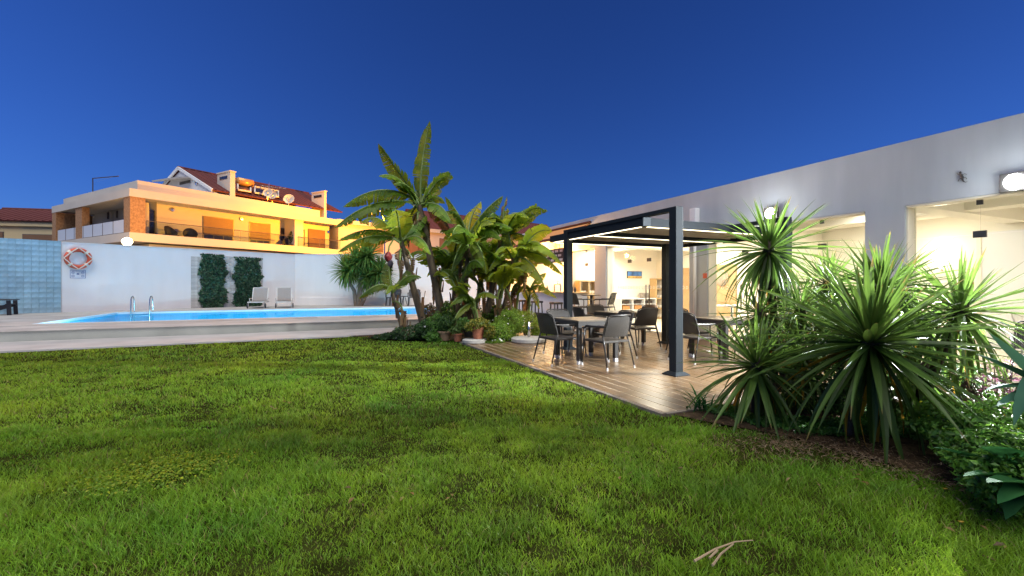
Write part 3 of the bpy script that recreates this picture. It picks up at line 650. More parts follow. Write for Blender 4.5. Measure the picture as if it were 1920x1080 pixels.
# glazing
gmesh = {}
for oi, (a, b) in enumerate(OPEN):
    n_ = [4, 4, 4, 2][oi]; w = (b - a - .04) / n_
    box(FS + .20, FS + WT - .01, a, a + .02, 0, HEAD - .002).build('window_frame', 'trim', rb); 
    box(FS + .05, FS + WT - .012, b - .02, b - .001, 0, HEAD - .002).build('window_frame', 'trim', rb)
    box(FS + .01, FS + WT - .01, a + .02, b - .02, HEAD - .03, HEAD - .002).build('window_frame', 'trim', rb)
    for i in range(n_):
        x0 = a + .02 + w * i
        for z0, z1 in ((.012, 2.07), (2.085, HEAD - .035)):
            gl_ = box(FS + .235, FS + .247, x0 + .006, x0 + w - .006, z0, z1).build('glass_pane', 'glass', rb)
        if i:
            box(FS + .225, FS + .258, x0 - .075, x0 + .075, 2.03, 2.13).build('patch_fitting', 'darkfit', rb)
            box(FS + .225, FS + .258, x0 - .06, x0 + .06, .01, .09).build('patch_fitting', 'darkfit', rb)
            box(FS + .226, FS + .256, x0 - .035, x0 + .035, HEAD - .10, HEAD - .031).build('patch_fitting', 'darkfit', rb)
    if oi in (1, 2):
        for i in (1, 3) if oi == 1 else (2,):
            for d in (-.07, .07):
                x0 = a + .02 + w * i + d
                MB().tube([(FS + .19, x0, .75), (FS + .19, x0, 1.35)], .016, 8).build('door_handle', 'darkfit', rb, smooth=True)
        dots = MB()
        for k in range(int((b - a - .3) / .125)):
            y0 = a + .18 + k * .125; pts = []
            for j in range(10):
                an = 2 * math.pi * j / 10; pts.append((math.cos(an), math.sin(an)))
            dots.add([(FS + .2335, y0 + .036 * c, 1.27 + .045 * s_) for c, s_ in pts] + [(FS + .2335, y0 + .022 * c, 1.27 + .03 * s_) for c, s_ in pts],
                     [(j, (j + 1) % 10, 10 + (j + 1) % 10, 10 + j) for j in range(10)])
        dots.build('safety_dots', 'paper', rb)
t0, Y0 = fac_t(1843, 13.19); t1, _ = fac_t(1990, 13.19)
box(13.14, 13.198, t1, t0, -.004, 2.45).build('white_wall_panel', 'white', rb)
for t in (t0, t1 - .08): box(13.12, 13.197, t, t + .08, -.004, 2.5).build('panel_frame', 'trim', rb)
# ceiling downlights
for (s, t) in ((10.1, 2.0), (12.0, 2.2), (10.1, 5.4), (12.0, 6.6), (10.1, 9.4), (12.0, 9.6), (10.1, 11.3), (12.1, 11.5), (10.2, 13.6), (12, .2), (11.9, 4.9)):
    d = box(s - .09, s + .09, t - .19, t + .19, 2.845, 2.8585).build('downlight', 'downlight', rb)
    lamp('AREA', 'downlight_lamp', (s, t, 2.83), 20 if t < 8 else 50, (1, .95, .85), rb, .35)
# porch over the bar
pr = MB(); pr.add([(7.9, 13.1, 2.93), (8.91, 13.1, 3.44), (8.91, 20.5, 3.44), (7.9, 20.5, 2.93), (7.9, 13.1, 2.98), (8.91, 13.1, 3.49), (8.91, 20.5, 3.49), (7.9, 20.5, 2.98)],
                 [(0, 1, 2, 3), (4, 5, 6, 7), (0, 1, 5, 4), (1, 2, 6, 5), (2, 3, 7, 6), (3, 0, 4, 7)])
po = pr.build('porch_roof', 'orangewood', rb)
for t in np.arange(13.3, 20.5, .85): MB().bar((7.92, t, 2.905), (8.9, t, 3.40), .06, .05).build('rafter', 'shutter', po)
box(7.85, 7.895, 13.1, 20.5, 2.90, 2.99).build('porch_fascia', 'roof', po)
MB().bar((8.88, 13.05, 3.51), (8.88, 20.5, 3.51), .08, .05).build('roof_flashing', 'roof', po)
box(10.6, 10.75, 14.8, 20.6, -.05, 2.9).build('bar_back_wall', 'cream', rb)
box(FS, 10.6, 20.45, 20.6, -.05, 2.9).build('bar_end_wall', 'cream', rb)
box(FS, 10.6, 14.6, 20.45, 2.64, 2.70).build('bar_ceiling', 'cream', rb)
for t in (15.5, 17.2, 18.9):
    MB().lathe([(0, 2.615), (.09, 2.615), (.09, 2.64), (0, 2.64)], 14, (9.5, t, 0)).build('downlight', 'downlight', rb)
    lamp('AREA', 'bar_lamp', (9.5, t, 2.6), 34, (1, .74, .42), rb, .3)
for t in (14.4, 16.4, 18.4):
    MB().lathe([(0, 2.70), (.05, 2.70), (.06, 2.76), (.03, 2.84), (.012, 3.05), (0, 3.05)], 12, (8.3, t, 0)).build('porch_lamp', 'sodium', rb)
    lamp('POINT', 'porch_light', (8.3, t, 2.66), 300, (1, .50, .14), rb, .06)
mb_ = thing('menu_board', 'dark hanging menu board with white slips above the bar', 'menu board', G(8.25, 13.75, 2.16), A)
box(0, .03, 0, 2.9, 0, .50).build('board', 'board', mb_)
for j in range(3):
    for i in range(9):
        if (i + j) % 4 == 3: MB().torus((-.008, .2 + i * .30, .41 - j * .15), .05, .008, n=12, m=4).build('mark', 'paper', mb_) if j == 0 else None
        else: box(-.008, -.001, .06 + i * .31 + (j % 2) * .1, .06 + i * .31 + (j % 2) * .1 + random.uniform(.17, .23), .365 - j * .155, .44 - j * .155).build('slip', 'paper', mb_)
for t in (.3, 2.6): MB().tube([(.015, t, .5), (.015, t, .86)], .008, 6).build('hanger', 'darkfit', mb_)
bc = thing('bar_counter', 'white bar counter with wooden top under the porch', 'bar counter', G(8.2, 12.95, 0), A)
box(0, .5, 0, 5.6, -.05, 1.06).build('front', 'white', bc); box(-.12, .55, -.05, 5.65, 1.06, 1.11).build('top', 'wood', bc, bevel=.01); box(-.02, -.003, -.03, -.001, 0, 1.05).build('edge_trim', 'orangewood', bc)
tp = thing('beer_tap', 'arched metal beer tap on the bar counter', 'tap', G(8.4, 14.2, 1.11), A)
MB().tube([(0, 0, 0), (0, 0, .22), (0, .06, .28), (0, .40, .28), (0, .46, .22), (0, .46, 0)], .028, 8).build('arch', 'steel', tp, smooth=True)
MB().tube([(0, .2, .29), (0, .2, .40)], .018, 6).build('handle', 'paper', tp)
for k, (t, h, lab) in enumerate(((13.25, .16, 'small dark jar at the near end of the bar counter'), (13.45, .24, 'tall bottle near the end of the bar counter'), (15.2, .22, 'bottle beyond the tap on the bar counter'))):
    o = MB().lathe([(0, 0), (.045, 0), (.045, h * .6), (.018, h * .8), (.018, h), (0, h)], 12).build('bottle', 'darkfit' if k else 'board', smooth=True, loc=G(8.4, t, 1.11)); tag(o, lab, 'bottle')
def bar_stool(label, s, t):
    o = thing('bar_stool', label, 'stool', G(s, t), A, 'bar stools at the counter')
    box(-.17, .17, -.17, .17, .70, .77).build('seat', 'wicker', o, bevel=.01)
    for a in (-1, 1):
        for b in (-1, 1): MB().bar((a * .13, b * .13, .70), (a * .16, b * .16, 0), .035, .035, (0, 1, 0)).build('leg', 'chairmetal', o)
    fr_ = MB()
    for a in (-1, 1): fr_.bar((a * .15, -.14, .25), (a * .15, .14, .25), .02, .02); fr_.bar((-.14, a * .15, .25), (.14, a * .15, .25), .02, .02)
    fr_.build('footrest', 'chairmetal', o)
bar_stool('square dark bar stool right beside the left pergola post', 7.72, 13.35)
bar_stool('square dark bar stool between banana leaves and the left pergola post', 7.72, 14.75)
bar_stool('farthest dark bar stool, behind the banana leaves', 7.72, 16.1)
# rain hopper and downpipe
rh = thing('rain_downpipe', 'white rainwater hopper with downpipe on the pier', 'downpipe', G(FS, 8.44, 0), A)
box(-.16, -.003, -.09, .09, 2.88, 3.24).build('hopper', 'white', rh, bevel=.01)
MB().tube([(-.07, 0, 0), (-.07, 0, 2.88)], .035, 10).build('pipe', 'white', rh, smooth=True)
box(-.035, -.004, -.32, -.22, 1.50, 1.62).build('switch_box', 'orange', rh)
# flood lamps
def flood(label, t, z, power, tgt):
    o = thing('flood_lamp', label, 'lamp', G(FS, t, z), A, 'flood lamps on the restaurant wall')
    box(-.17, -.10, -.15, .15, -.13, .13).build('housing', 'darkfit', o, bevel=.01)
    MB().lathe([(0, -.20), (.06, -.195), (.105, -.18), (.105, -.1705), (0, -.1705)], 22, (0, 0, 0), 'x').build('lens', 'flood', o, smooth=True)
    MB().bar((-.10, 0, 0), (-.003, 0, .02), .05, .06).build('bracket', 'darkfit', o)
    lamp('SPOT', 'flood_light', (-.26, 0, 0), power, (.93, .98, 1), o, .09, tgt, 128, .8)
    lamp('POINT', 'lens_spill', (-.30, 0, .0), 10, (.93, .98, 1), o, .1)
flood('bright flood lamp on the wall above the spiky plant', 6.35, 2.81, 4300, (-8, 0, -3.2))
flood('bright flood lamp on the wall at the right edge', 2.79, 2.72, 4300, (-8, 0, -3.2))
t_, Y_ = fac_t(1803, FS); lizard('wall_lizard', 'tiny dark lizard ornament high on the restaurant wall', G(FS - .01, t_, 2.90), A - math.pi / 2, .26, 'darkfit')
# interior furniture
ET = 14.6                                                   # the end wall faces the camera
def es(x): k = ray(x); Y = ET / (CA - k * SA); return Y * (k * CA + SA), Y
tv = thing('seascape_picture', 'blue seascape picture on the interior end wall', 'picture', G(0, ET, 0), A)
s0, Y0 = es(1175); s1, _ = es(1202); zz = EYE + (HZN - 515) * Y0 / FOC
box(s0, s1, -.05, -.002, zz - .14, zz + .14).build('frame', 'darkfit', tv); box(s0 + .015, s1 - .015, -.056, -.0505, zz - .05, zz + .125).build('sea', 'screen', tv); box(s0 + .015, s1 - .015, -.056, -.0505, zz - .125, zz - .0505).build('sand', 'sand', tv)
lc_ = thing('low_cabinet', 'low white cabinet with open compartments by the interior end wall', 'cabinet', G(0, ET, 0), A)
ta, tb = es(1151)[0], es(1216)[0]
cb = MB(); cb.box(ta, tb, -.45, -.002, .80, .84); cb.box(ta, tb, -.45, -.002, .36, .40); cb.box(ta, tb, -.45, -.002, 0, .04)
for k in range(4): q = ta + (tb - ta - .03) * k / 3; cb.box(q, q + .03, -.449, -.003, .04, .36); cb.box(q, q + .03, -.449, -.003, .40, .80)
cb.build('carcass', 'white', lc_); box(ta + .001, tb - .001, -.43, -.05, .60, .62).build('shelf', 'white', lc_)
for k in range(3): q = ta + (tb - ta) * (k + .5) / 3; box(q - .22, q + .22, -.455, -.4505, .05, .35).build('cabinet_door', 'white', lc_); box(q - .20, q + .20, -.05, -.005, .405, .595).build('compartment_back', 'wood', lc_)
for k in range(3): q = ta + (tb - ta) * (k + .5) / 3; tag(box(-.17, .17, -.16, .16, 0, .15).build('basket', 'basket', loc=G(q, ET - .24, .402), rotz=A), ['orange basket in the left compartment of the low cabinet', 'orange basket in the middle compartment of the low cabinet', 'orange basket in the right compartment of the low cabinet'][k], 'basket')
for k in range(3): q = ta + (tb - ta) * (k + .5) / 3; tag(box(-.15, .15, -.14, .14, 0, .11).build('drawer_tray', 'board', loc=G(q, ET - .24, .622), rotz=A), ['dark tray in the upper left of the low cabinet', 'dark tray in the upper middle of the low cabinet', 'dark tray in the upper right of the low cabinet'][k], 'tray')
tag(box(-.16, .16, -.12, .12, 0, .20).build('coffee_maker', 'gecko', loc=G(ta + .75 * (tb - ta), ET - .25, .841), rotz=A, bevel=.02), 'small grey appliance on top of the low cabinet', 'appliance')
def shelf(label, sa, sb, h, rows, cols, items):
    o = thing('shelving_unit', label, 'shelf', G(sa, ET, 0), A); w = sb - sa; m_ = MB()
    for k in range(cols + 1): q = (w - .04) * k / cols; m_.box(q, q + .04, -.38, -.002, 0, h)
    for r_ in range(rows + 1):
        for k in range(cols): m_.box((w - .04) * k / cols + .04, (w - .04) * (k + 1) / cols, -.379, -.003, (h - .04) * r_ / rows, (h - .04) * r_ / rows + .04)
    m_.build('frame', 'wood', o); n_ = 0
    for r_ in range(rows):
        for k in range(cols):
            for q in range(2):
                n_ += 1; y0 = (w - .04) * (k + .3 + .4 * q) / cols + .02
                pos = ['bottom', 'second', 'third', 'top'][r_] if rows == 4 else ['bottom', 'middle', 'top'][r_]
                tag(MB().lathe([(0, 0), (.05, 0), (.085, .05), (.09, .11), (.08, .11), (0, .03)], 12).build('bowl', 'paper', smooth=True, loc=G(sa + y0, ET - .2, (h - .04) * r_ / rows + .042)), ['left', 'inner left', 'inner right', 'right'][k * 2 + q] + ' white bowl on the ' + pos + ' shelf of ' + items, 'bowl', 'crockery on ' + items)
shelf('tall light wood shelving unit with crockery', es(1218)[0], es(1252)[0], 1.62, 4, 2, 'the tall wood shelving unit')
shelf('light wood shelf seen right of the left pergola post', es(1077)[0], es(1110)[0], 1.52, 3, 2, 'the shelf by the bar')
dr = thing('interior_door', 'wooden interior door with round porthole', 'door', G(13.195, 0, 0), A); ta, _ = fac_t(1378, 13.1); tb, _ = fac_t(1338, 13.1); pt, Yp = fac_t(1352, 13.1); pz = EYE + (HZN - 521) * Yp / FOC
box(-.05, -.002, ta, tb, 0, 2.05).build('leaf', 'doorwood', dr); MB().lathe([(0, -.056), (.24, -.056), (.24, -.0505), (0, -.0505)], 22, (0, pt, pz), 'x').build('porthole', 'darkglass', dr); MB().lathe([(.24, -.07), (.285, -.07), (.285, -.0502), (.24, -.0502)], 22, (0, pt, pz), 'x').build('porthole_frame', 'steel', dr)
ta, _ = fac_t(1290, 13.1); tb, _ = fac_t(1268, 13.1); o = box(-.05, -.002, ta, tb, 0, 2.0).build('wooden_door_leaf', 'doorwood', loc=G(13.195, 0, 0), rotz=A); tag(o, 'plain light wooden door beside the shelving unit', 'door')
ts, Ys = fac_t(1763, 13.1); zs = EYE + (HZN - 487) * Ys / FOC
sc_ = thing('wall_sconce', 'glowing torch-shaped wall sconce inside the right opening', 'lamp', G(13.1, ts, zs), A)
MB().lathe([(0, -.22), (.03, -.18), (.10, .10), (.12, .16), (0, .10)], 14).build('shade', 'sconce', sc_, smooth=True); MB().tube([(0, 0, -.2), (.09, 0, -.24)], .02, 6).build('bracket', 'wood', sc_); lamp('POINT', 'sconce_lamp', (-.1, 0, .22), 4, (1, .85, .6), sc_, .08)
# slim air unit and inner beams near the right opening
ap = thing('wall_dispenser', 'white dispenser on the interior wall above the shelving unit', 'dispenser', G(es(1237)[0], ET, 1.78), A); box(-.16, .16, -.18, -.002, .0, .36).build('body', 'white', ap, bevel=.02); box(-.13, .13, -.14, -.004, -.16, -.005).build('tray', 'paper', ap)
def in_chair(label, s, t, rz):
    o = thing('interior_chair', label, 'chair', G(s, t), A + rz, 'pale dining chairs inside')
    box(-.22, .22, -.22, .22, .43, .47).build('seat', 'paper', o, bevel=.02); MB().poly([(-.2, -.2, .47), (.2, -.2, .47), (.22, -.30, .86), (-.22, -.30, .86)], .02, (0, -1, 0)).build('backrest', 'paper', o)
    for a in (-1, 1):
        for b in (-1, 1): MB().tube([(a * .18, b * .18, .44), (a * .21, b * .21, 0)], .016, 6).build('leg', 'steel', o)
def in_table(label, s, t):
    o = thing('interior_table', label, 'table', G(s, t), A, 'pale dining tables inside'); box(-.4, .4, -.4, .4, .72, .76).build('top', 'paper', o, bevel=.01)
    MB().tube([(0, 0, 0), (0, 0, .72)], .04, 8).build('pedestal', 'steel', o); MB().lathe([(0, 0), (.24, 0), (.24, .02), (0, .03)], 16).build('base', 'steel', o)
in_table('pale dining table inside, behind the back pergola post', 11.2, 9.3); in_chair('pale dining chair left of the table behind the back pergola post', 10.9, 10.0, R(180)); in_chair('pale dining chair right of the table behind the back pergola post', 11.3, 8.75, 0)
in_table('pale dining table inside near the porthole door', 10.9, 6.6); in_chair('pale dining chair inside near the porthole door', 10.9, 7.35, R(180)); in_chair('pale dining chair inside behind the spiky plant', 10.9, 5.9, 0)
in_table('pale dining table inside the right opening', 10.7, 2.4); in_chair('pale dining chair inside the right opening', 10.8, 3.1, R(180))
in_chair('pale dining chair inside at the right edge', 10.7, 1.6, 0)

# ================================================================== PERGOLA
pg = thing('pergola', 'anthracite metal pergola with louvred roof and light strips', 'pergola', (0, 0, 0), A)
for (s, t, h) in ((4.98, 5.10, 2.47), (4.98, 8.12, 2.47), (7.54, 8.03, 2.27), (7.42, 5.10, 2.47)):
    po_ = box(s - .07, s + .07, t - .07, t + .07, .012, h).build('post', 'metal', pg, bevel=.006)
    bp_ = MB(); bp_.add([(s + a * .14, t + b * .14, .001) for a, b in ((-1, -1), (1, -1), (1, 1), (-1, 1))] + [(s + a * .14, t + b * .14, .010) for a, b in ((-1, -1), (1, -1), (1, 1), (-1, 1))] + [(s + a * .085, t + b * .085, .05) for a, b in ((-1, -1), (1, -1), (1, 1), (-1, 1))],
        [(3, 2, 1, 0), (0, 1, 5, 4), (1, 2, 6, 5), (2, 3, 7, 6), (3, 0, 4, 7), (4, 5, 9, 8), (5, 6, 10, 9), (6, 7, 11, 10), (7, 4, 8, 11), (8, 9, 10, 11)])
    bp_.build('base_plate', 'metal', po_)
RS0, RS1, RT0, RT1 = 4.94, 8.62, 5.78, 8.82; RZ0, RZ1 = 2.27, 2.41
box(4.92, 5.04, 5.175, 8.045, RZ1 + .002, 2.47).build('side_rail', 'metal', pg); box(7.36, 7.48, 5.175, 8.82, RZ1 + .002, 2.47).build('side_rail', 'metal', pg)
box(RS0, RS0 + .10, RT0, RT1, RZ0, RZ1).build('beam', 'metal', pg, bevel=.004); box(RS1 - .10, RS1, RT0, RT1, RZ0, RZ1).build('beam', 'metal', pg, bevel=.004)
for t in (RT0, (RT0 + RT1) / 2 - .05, RT1 - .10):
    b_ = box(RS0 + .102, RS1 - .102, t, t + .10, RZ0 + .002, RZ1 - .002).build('beam', 'metal', pg, bevel=.004)
    box(RS0 + .14, RS1 - .14, t + .03, t + .07, RZ0 - .008, RZ0 - .001).build('light_strip', 'led', b_)
    lamp('AREA', 'strip_light', ((RS0 + RS1) / 2, t + .05, RZ0 - .02), 16, (1, .80, .48), pg, .05)
    l_ = bpy.data.objects[-1] if False else pg.children[-1]; l_.data.shape = 'RECTANGLE'; l_.data.size = RS1 - RS0 - .3; l_.data.size_y = .04
box(RS0 + .03, RS0 + .07, RT0 + .1, RT1 - .1, RZ0 - .008, RZ0 - .001).build('light_strip', 'led', pg)
M['endcap'] = mat('beam_end_cap', (.06, .07, .08), .7, spec=.08); box(RS0 - .01, RS0 + .15, RT0 - .02, RT0 - .002, RZ0, RZ1 + .005).build('end_cap', 'endcap', pg, bevel=.02)
M['slat'] = mat('louvre_slat', (.34, .28, .21), .6, var=.1)
sl_me = MB().mbox(Matrix.Rotation(R(14), 4, 'X'), RS1 - RS0 - .21, .148, .022).mesh('louvre'); sl_me.materials.append(M['slat'])
for bay in range(2):
    t0 = RT0 + .10 if bay == 0 else (RT0 + RT1) / 2 + .05; t1 = (RT0 + RT1) / 2 - .05 if bay == 0 else RT1 - .10
    for k in range(10): inst('louvre', sl_me, pg, Matrix.Translation(((RS0 + RS1) / 2, t0 + (t1 - t0) * (k + .5) / 10, RZ1 - .05)))

# ================================================================== TERRACE FURNITURE
ribm, n, p = mk('wicker_back'); L = n.links
tc = n.nodes.new('ShaderNodeTexCoord'); wv = n.nodes.new('ShaderNodeTexWave'); wv.inputs['Scale'].default_value = 22; wv.inputs['Distortion'].default_value = .6; wv.bands_direction = 'X'
L.new(tc.outputs['Object'], wv.inputs['Vector']); cr = n.nodes.new('ShaderNodeValToRGB'); cr.color_ramp.elements[0].color = (.012, .010, .009, 1); cr.color_ramp.elements[1].color = (.075, .068, .062, 1)
L.new(wv.outputs['Fac'], cr.inputs[0]); L.new(cr.outputs[0], p.inputs['Base Color']); p.inputs['Roughness'].default_value = .5
bb = n.nodes.new('ShaderNodeBump'); bb.inputs['Strength'].default_value = .7; bb.inputs['Distance'].default_value = .006; L.new(wv.outputs['Fac'], bb.inputs['Height']); L.new(bb.outputs[0], p.inputs['Normal']); M['wickerback'] = ribm
def make_chair(hi=0.0):
    t = thing('wicker_armchair' if not hi else 'wicker_bar_chair', '', 'chair'); sz = .44 + hi
    bk_ = MB(); nx, nz_ = 9, 6; vs = []                          # curved woven back, rounded corners
    for lay in (0, 1):
        for j in range(nz_):
            f_ = j / (nz_ - 1)
            for i in range(nx):
                u = i / (nx - 1) * 2 - 1; w_ = .245 - .02 * f_
                cz = .035 * max(0, abs(u) - .7) / .3 * (1 if j == nz_ - 1 else 0)
                vs.append((u * w_, -.235 - .085 * f_ - .02 * math.sin(f_ * 3) + .055 * u * u - lay * .022, sz + .06 + .335 * f_ - cz))
    N_ = nx * nz_; fs = []
    for lay in (0, 1):
        for j in range(nz_ - 1):
            for i in range(nx - 1):
                a = lay * N_ + j * nx + i; fs.append((a, a + 1, a + nx + 1, a + nx))
    for i in range(nx - 1): fs.append((i, i + 1, N_ + i + 1, N_ + i)); a = (nz_ - 1) * nx + i; fs.append((a, a + 1, N_ + a + 1, N_ + a))
    for j in range(nz_ - 1):
        for i in (0, nx - 1): a = j * nx + i; fs.append((a, a + nx, N_ + a + nx, N_ + a))
    bk_.add(vs, fs).build('backrest', 'wickerback', t, smooth=True)
    fr_ = MB().tube([(-.255, -.19, sz + .05), (-.25, -.235, sz + .22), (-.235, -.29, sz + .38), (-.20, -.325, sz + .405), (0, -.375, sz + .41), (.20, -.325, sz + .405), (.235, -.29, sz + .38), (.25, -.235, sz + .22), (.255, -.19, sz + .05)], .012, 6); fr_.build('back_frame', 'chairmetal', t, smooth=True)
    s_ = MB(); 
    for k in range(5): s_.box(-.25, .25, -.23 + k * .0952, -.23 + k * .0952 + .0945, sz - .04 - .008 * (2 - abs(k - 2)), sz - .008 * (2 - abs(k - 2)))
    box(-.255, .255, -.235, .25, sz - .038, sz).build('seat', 'wicker', t, bevel=.012)
    for sx in (-1, 1):
        for sy, x1, y1 in ((1, .285, .275), (-1, .285, -.33)):
            top = (sx * .262, .245, sz + .19) if sy == 1 else (sx * .255, -.20, sz + .06)
            lg = MB().tube([top, (sx * .265, .25 if sy == 1 else -.235, sz - .05), (sx * x1, y1, .035)], [.0135, .0135, .011], 7).build('leg', 'chairmetal', t, smooth=True)
            MB().lathe([(0, 0), (.015, 0), (.016, .04), (0, .045)], 8, (sx * x1 * 1.002, y1 * 1.002, 0)).build('foot_cap', 'tip', lg)
        MB().tube([(sx * .25, -.235, sz + .225), (sx * .275, -.05, sz + .215), (sx * .278, .17, sz + .215), (sx * .262, .245, sz + .18)], [.014, .019, .02, .014], 7).build('armrest', 'chairmetal', t, smooth=True)
    if hi:
        f2 = MB()
        for a in (-1, 1): f2.tube([(a * .275, .262, .28), (a * .275, -.28, .28)], .010, 6)
        f2.tube([(-.275, .262, .28), (.275, .262, .28)], .010, 6); f2.build('footrest', 'chairmetal', t)
    return t
chair0 = make_chair(); cused = []
def chair(label, x, y, rz):
    o = chair0 if not cused else copy_tree(chair0); cused.append(o); o.location = (x, y, 0); o.rotation_euler = (0, 0, rz); o['label'] = label; o['group'] = 'wicker armchairs on the terrace'
fE1, fE2, fW1, fW2 = A - math.pi / 2, A, A + math.pi / 2, A + math.pi
def make_table():
    t = thing('terrace_table', '', 'table'); w = .41
    box(-w, w, -w, w, .71, .735).build('top', 'tabletop', t, bevel=.004)
    ap_ = MB(); ap_.box(-w + .01, w - .01, -w + .01, -w + .045, .64, .7095); ap_.box(-w + .01, w - .01, w - .045, w - .01, .64, .7095); ap_.box(-w + .01, -w + .045, -w + .045, w - .045, .64, .7095); ap_.box(w - .045, w - .01, -w + .045, w - .045, .64, .7095); ap_.build('apron', 'chairmetal', t)
    for a in (-1, 1):
        for b in (-1, 1):
            cx, cy = a * (w - .04), b * (w - .04); lg = MB().mbox(Matrix.Translation((cx, cy, .355)), .068, .068, .58).build('leg', 'chairmetal', t)
            MB().mbox(Matrix.Translation((cx, cy, .034)), .06, .06, .062).build('foot_cap', 'tip', lg)
    return t
tb0 = make_table(); tused = []
def table(label, x, y):
    o = tb0 if not tused else copy_tree(tb0); tused.append(o); o.location = (x, y, 0); o.rotation_euler = (0, 0, A); o['label'] = label; o['group'] = 'square tables under the pergola'
table('square dark table nearest the lawn', 1.30, 8.05); table('square dark table nearest the glass doors', 2.42, 10.25); table('square dark table beside the spiky plant', 3.80, 8.2)
def rel(c, d1, d2): return (c[0] + d1 * CA - d2 * SA, c[1] + d1 * SA + d2 * CA)
T1, T2, T3 = (1.30, 8.05), (2.42, 10.25), (3.80, 8.2)
chair('leftmost wicker armchair on the terrace, at the table nearest the lawn', *rel(T1, -.56, -.02), fE1 + .08)
chair('wicker armchair with ribbed back to the camera, at the table nearest the lawn', *rel(T1, -.03, -.66), fE2 + .10)
chair('wicker armchair on the far side of the table nearest the lawn', *rel(T1, -.02, .66), fW2)
chair('wicker armchair on the right side of the table nearest the lawn', *rel(T1, .62, .05), fW1 - .1)
chair('wicker armchair on the left side of the table nearest the glass doors', *rel(T2, -.80, 0), fE1 - .1)
chair('wicker armchair on the far side of the table nearest the glass doors', *rel(T2, .0, .66), fW2)
chair('wicker armchair with back to the camera, at the table nearest the glass doors', *rel(T2, .02, -.66), fE2 - .1)
chair('wicker armchair on the right side of the table nearest the glass doors', *rel(T2, .62, .05), fW1)
chair('wicker armchair just right of the near pergola post', *rel(T3, -.66, .02), fE1 + .05)
chair('wicker armchair on the far side of the table beside the spiky plant', *rel(T3, -.1, .68), fW2)
chair('wicker armchair half hidden by the spiky plant', *rel(T3, .15, -.62), fE2)
chair('wicker armchair beside the right opening, behind the blue green leaves', *tuple(G(8.2, 2.35))[:2], fW1 + .3)
ht = thing('high_table', 'round high bar table by the glass, beside the left pergola post', 'table', (2.42, 13.9, 0), A)
MB().lathe([(0, 1.02), (.30, 1.02), (.30, 1.05), (0, 1.05)], 20).build('top', 'tabletop', ht); MB().tube([(0, 0, .02), (0, 0, 1.02)], .04, 10).build('pedestal', 'chairmetal', ht); MB().lathe([(0, 0), (.26, 0), (.26, .02), (0, .04)], 18).build('base', 'chairmetal', ht)
bcA = make_chair(.26); bcA.location = (2.08, 13.75, 0); bcA.rotation_euler = (0, 0, R(-70)); bcA['label'] = 'tall wicker bar chair left of the high table'; bcA['group'] = 'tall bar chairs'
bcB = copy_tree(bcA); bcB.location = (2.78, 13.7, 0); bcB.rotation_euler = (0, 0, R(60)); bcB['label'] = 'tall wicker bar chair right of the high table'
ub = thing('umbrella_base', 'round concrete parasol base with steel tube on the terrace', 'parasol base', gp(992, 641))
MB().lathe([(0, 0), (.40, 0), (.42, .02), (.42, .085), (.39, .105), (0, .115)], 32).build('plate', 'cement', ub, smooth=True); MB().tube([(0, 0, .10), (0, 0, .47)], .032, 12).build('tube', 'steel', ub, smooth=True); MB().tube([(.03, 0, .32), (.09, 0, .32)], .012, 6).build('knob', 'darkfit', ub)
ub = thing('umbrella_base', 'round concrete parasol base under the flower pots', 'parasol base', gp(889, 643))
MB().lathe([(0, 0), (.25, 0), (.27, .02), (.27, .075), (.25, .09), (0, .095)], 28).build('plate', 'cement', ub, smooth=True)

# ================================================================== PLANTS
def spike(droop, w=.075, seg=7, fold=.35):
    vs = []; fs = []; x = z = 0.0
    for i in range(seg + 1):
        f = i / seg; wd_ = w * (.5 + .5 * min(1, f * 3.2)) * (1 - f ** 2.4) * .5 if i < seg else .0
        vs += [(x, -wd_, z + wd_ * fold), (x, 0, z), (x, wd_, z + wd_ * fold)]
        an = -droop * f ** 1.3; x += math.cos(an) / seg; z += math.sin(an) / seg
    for i in range(seg):
        a = i * 3; fs += [(a, a + 3, a + 4, a + 1), (a + 1, a + 4, a + 5, a + 2)]
    return vs, fs
def spike_mesh(name, droop, w, m):
    vs, fs = spike(droop, w); me = bpy.data.meshes.new(name); me.from_pydata(vs, [], fs); me.materials.append(m); return me
SPK = [spike_mesh('leaf', d, .070, M['yucca']) for d in (.12, .35, .65, 1.0, 1.4)]
SPKY = [spike_mesh('leaf', d, .07, M['yuccayellow']) for d in (.3, .6)]
def leaf_frame(d, roll=0.0):
    d = d.normalized(); up = Vector((0, 0, 1)); y = up.cross(d)
    if y.length < 1e-3: y = Vector((0, 1, 0))
    y.normalize(); z = d.cross(y); m = Matrix((d, y, z)).transposed().to_4x4(); return m @ Matrix.Rotation(roll, 4, 'X')
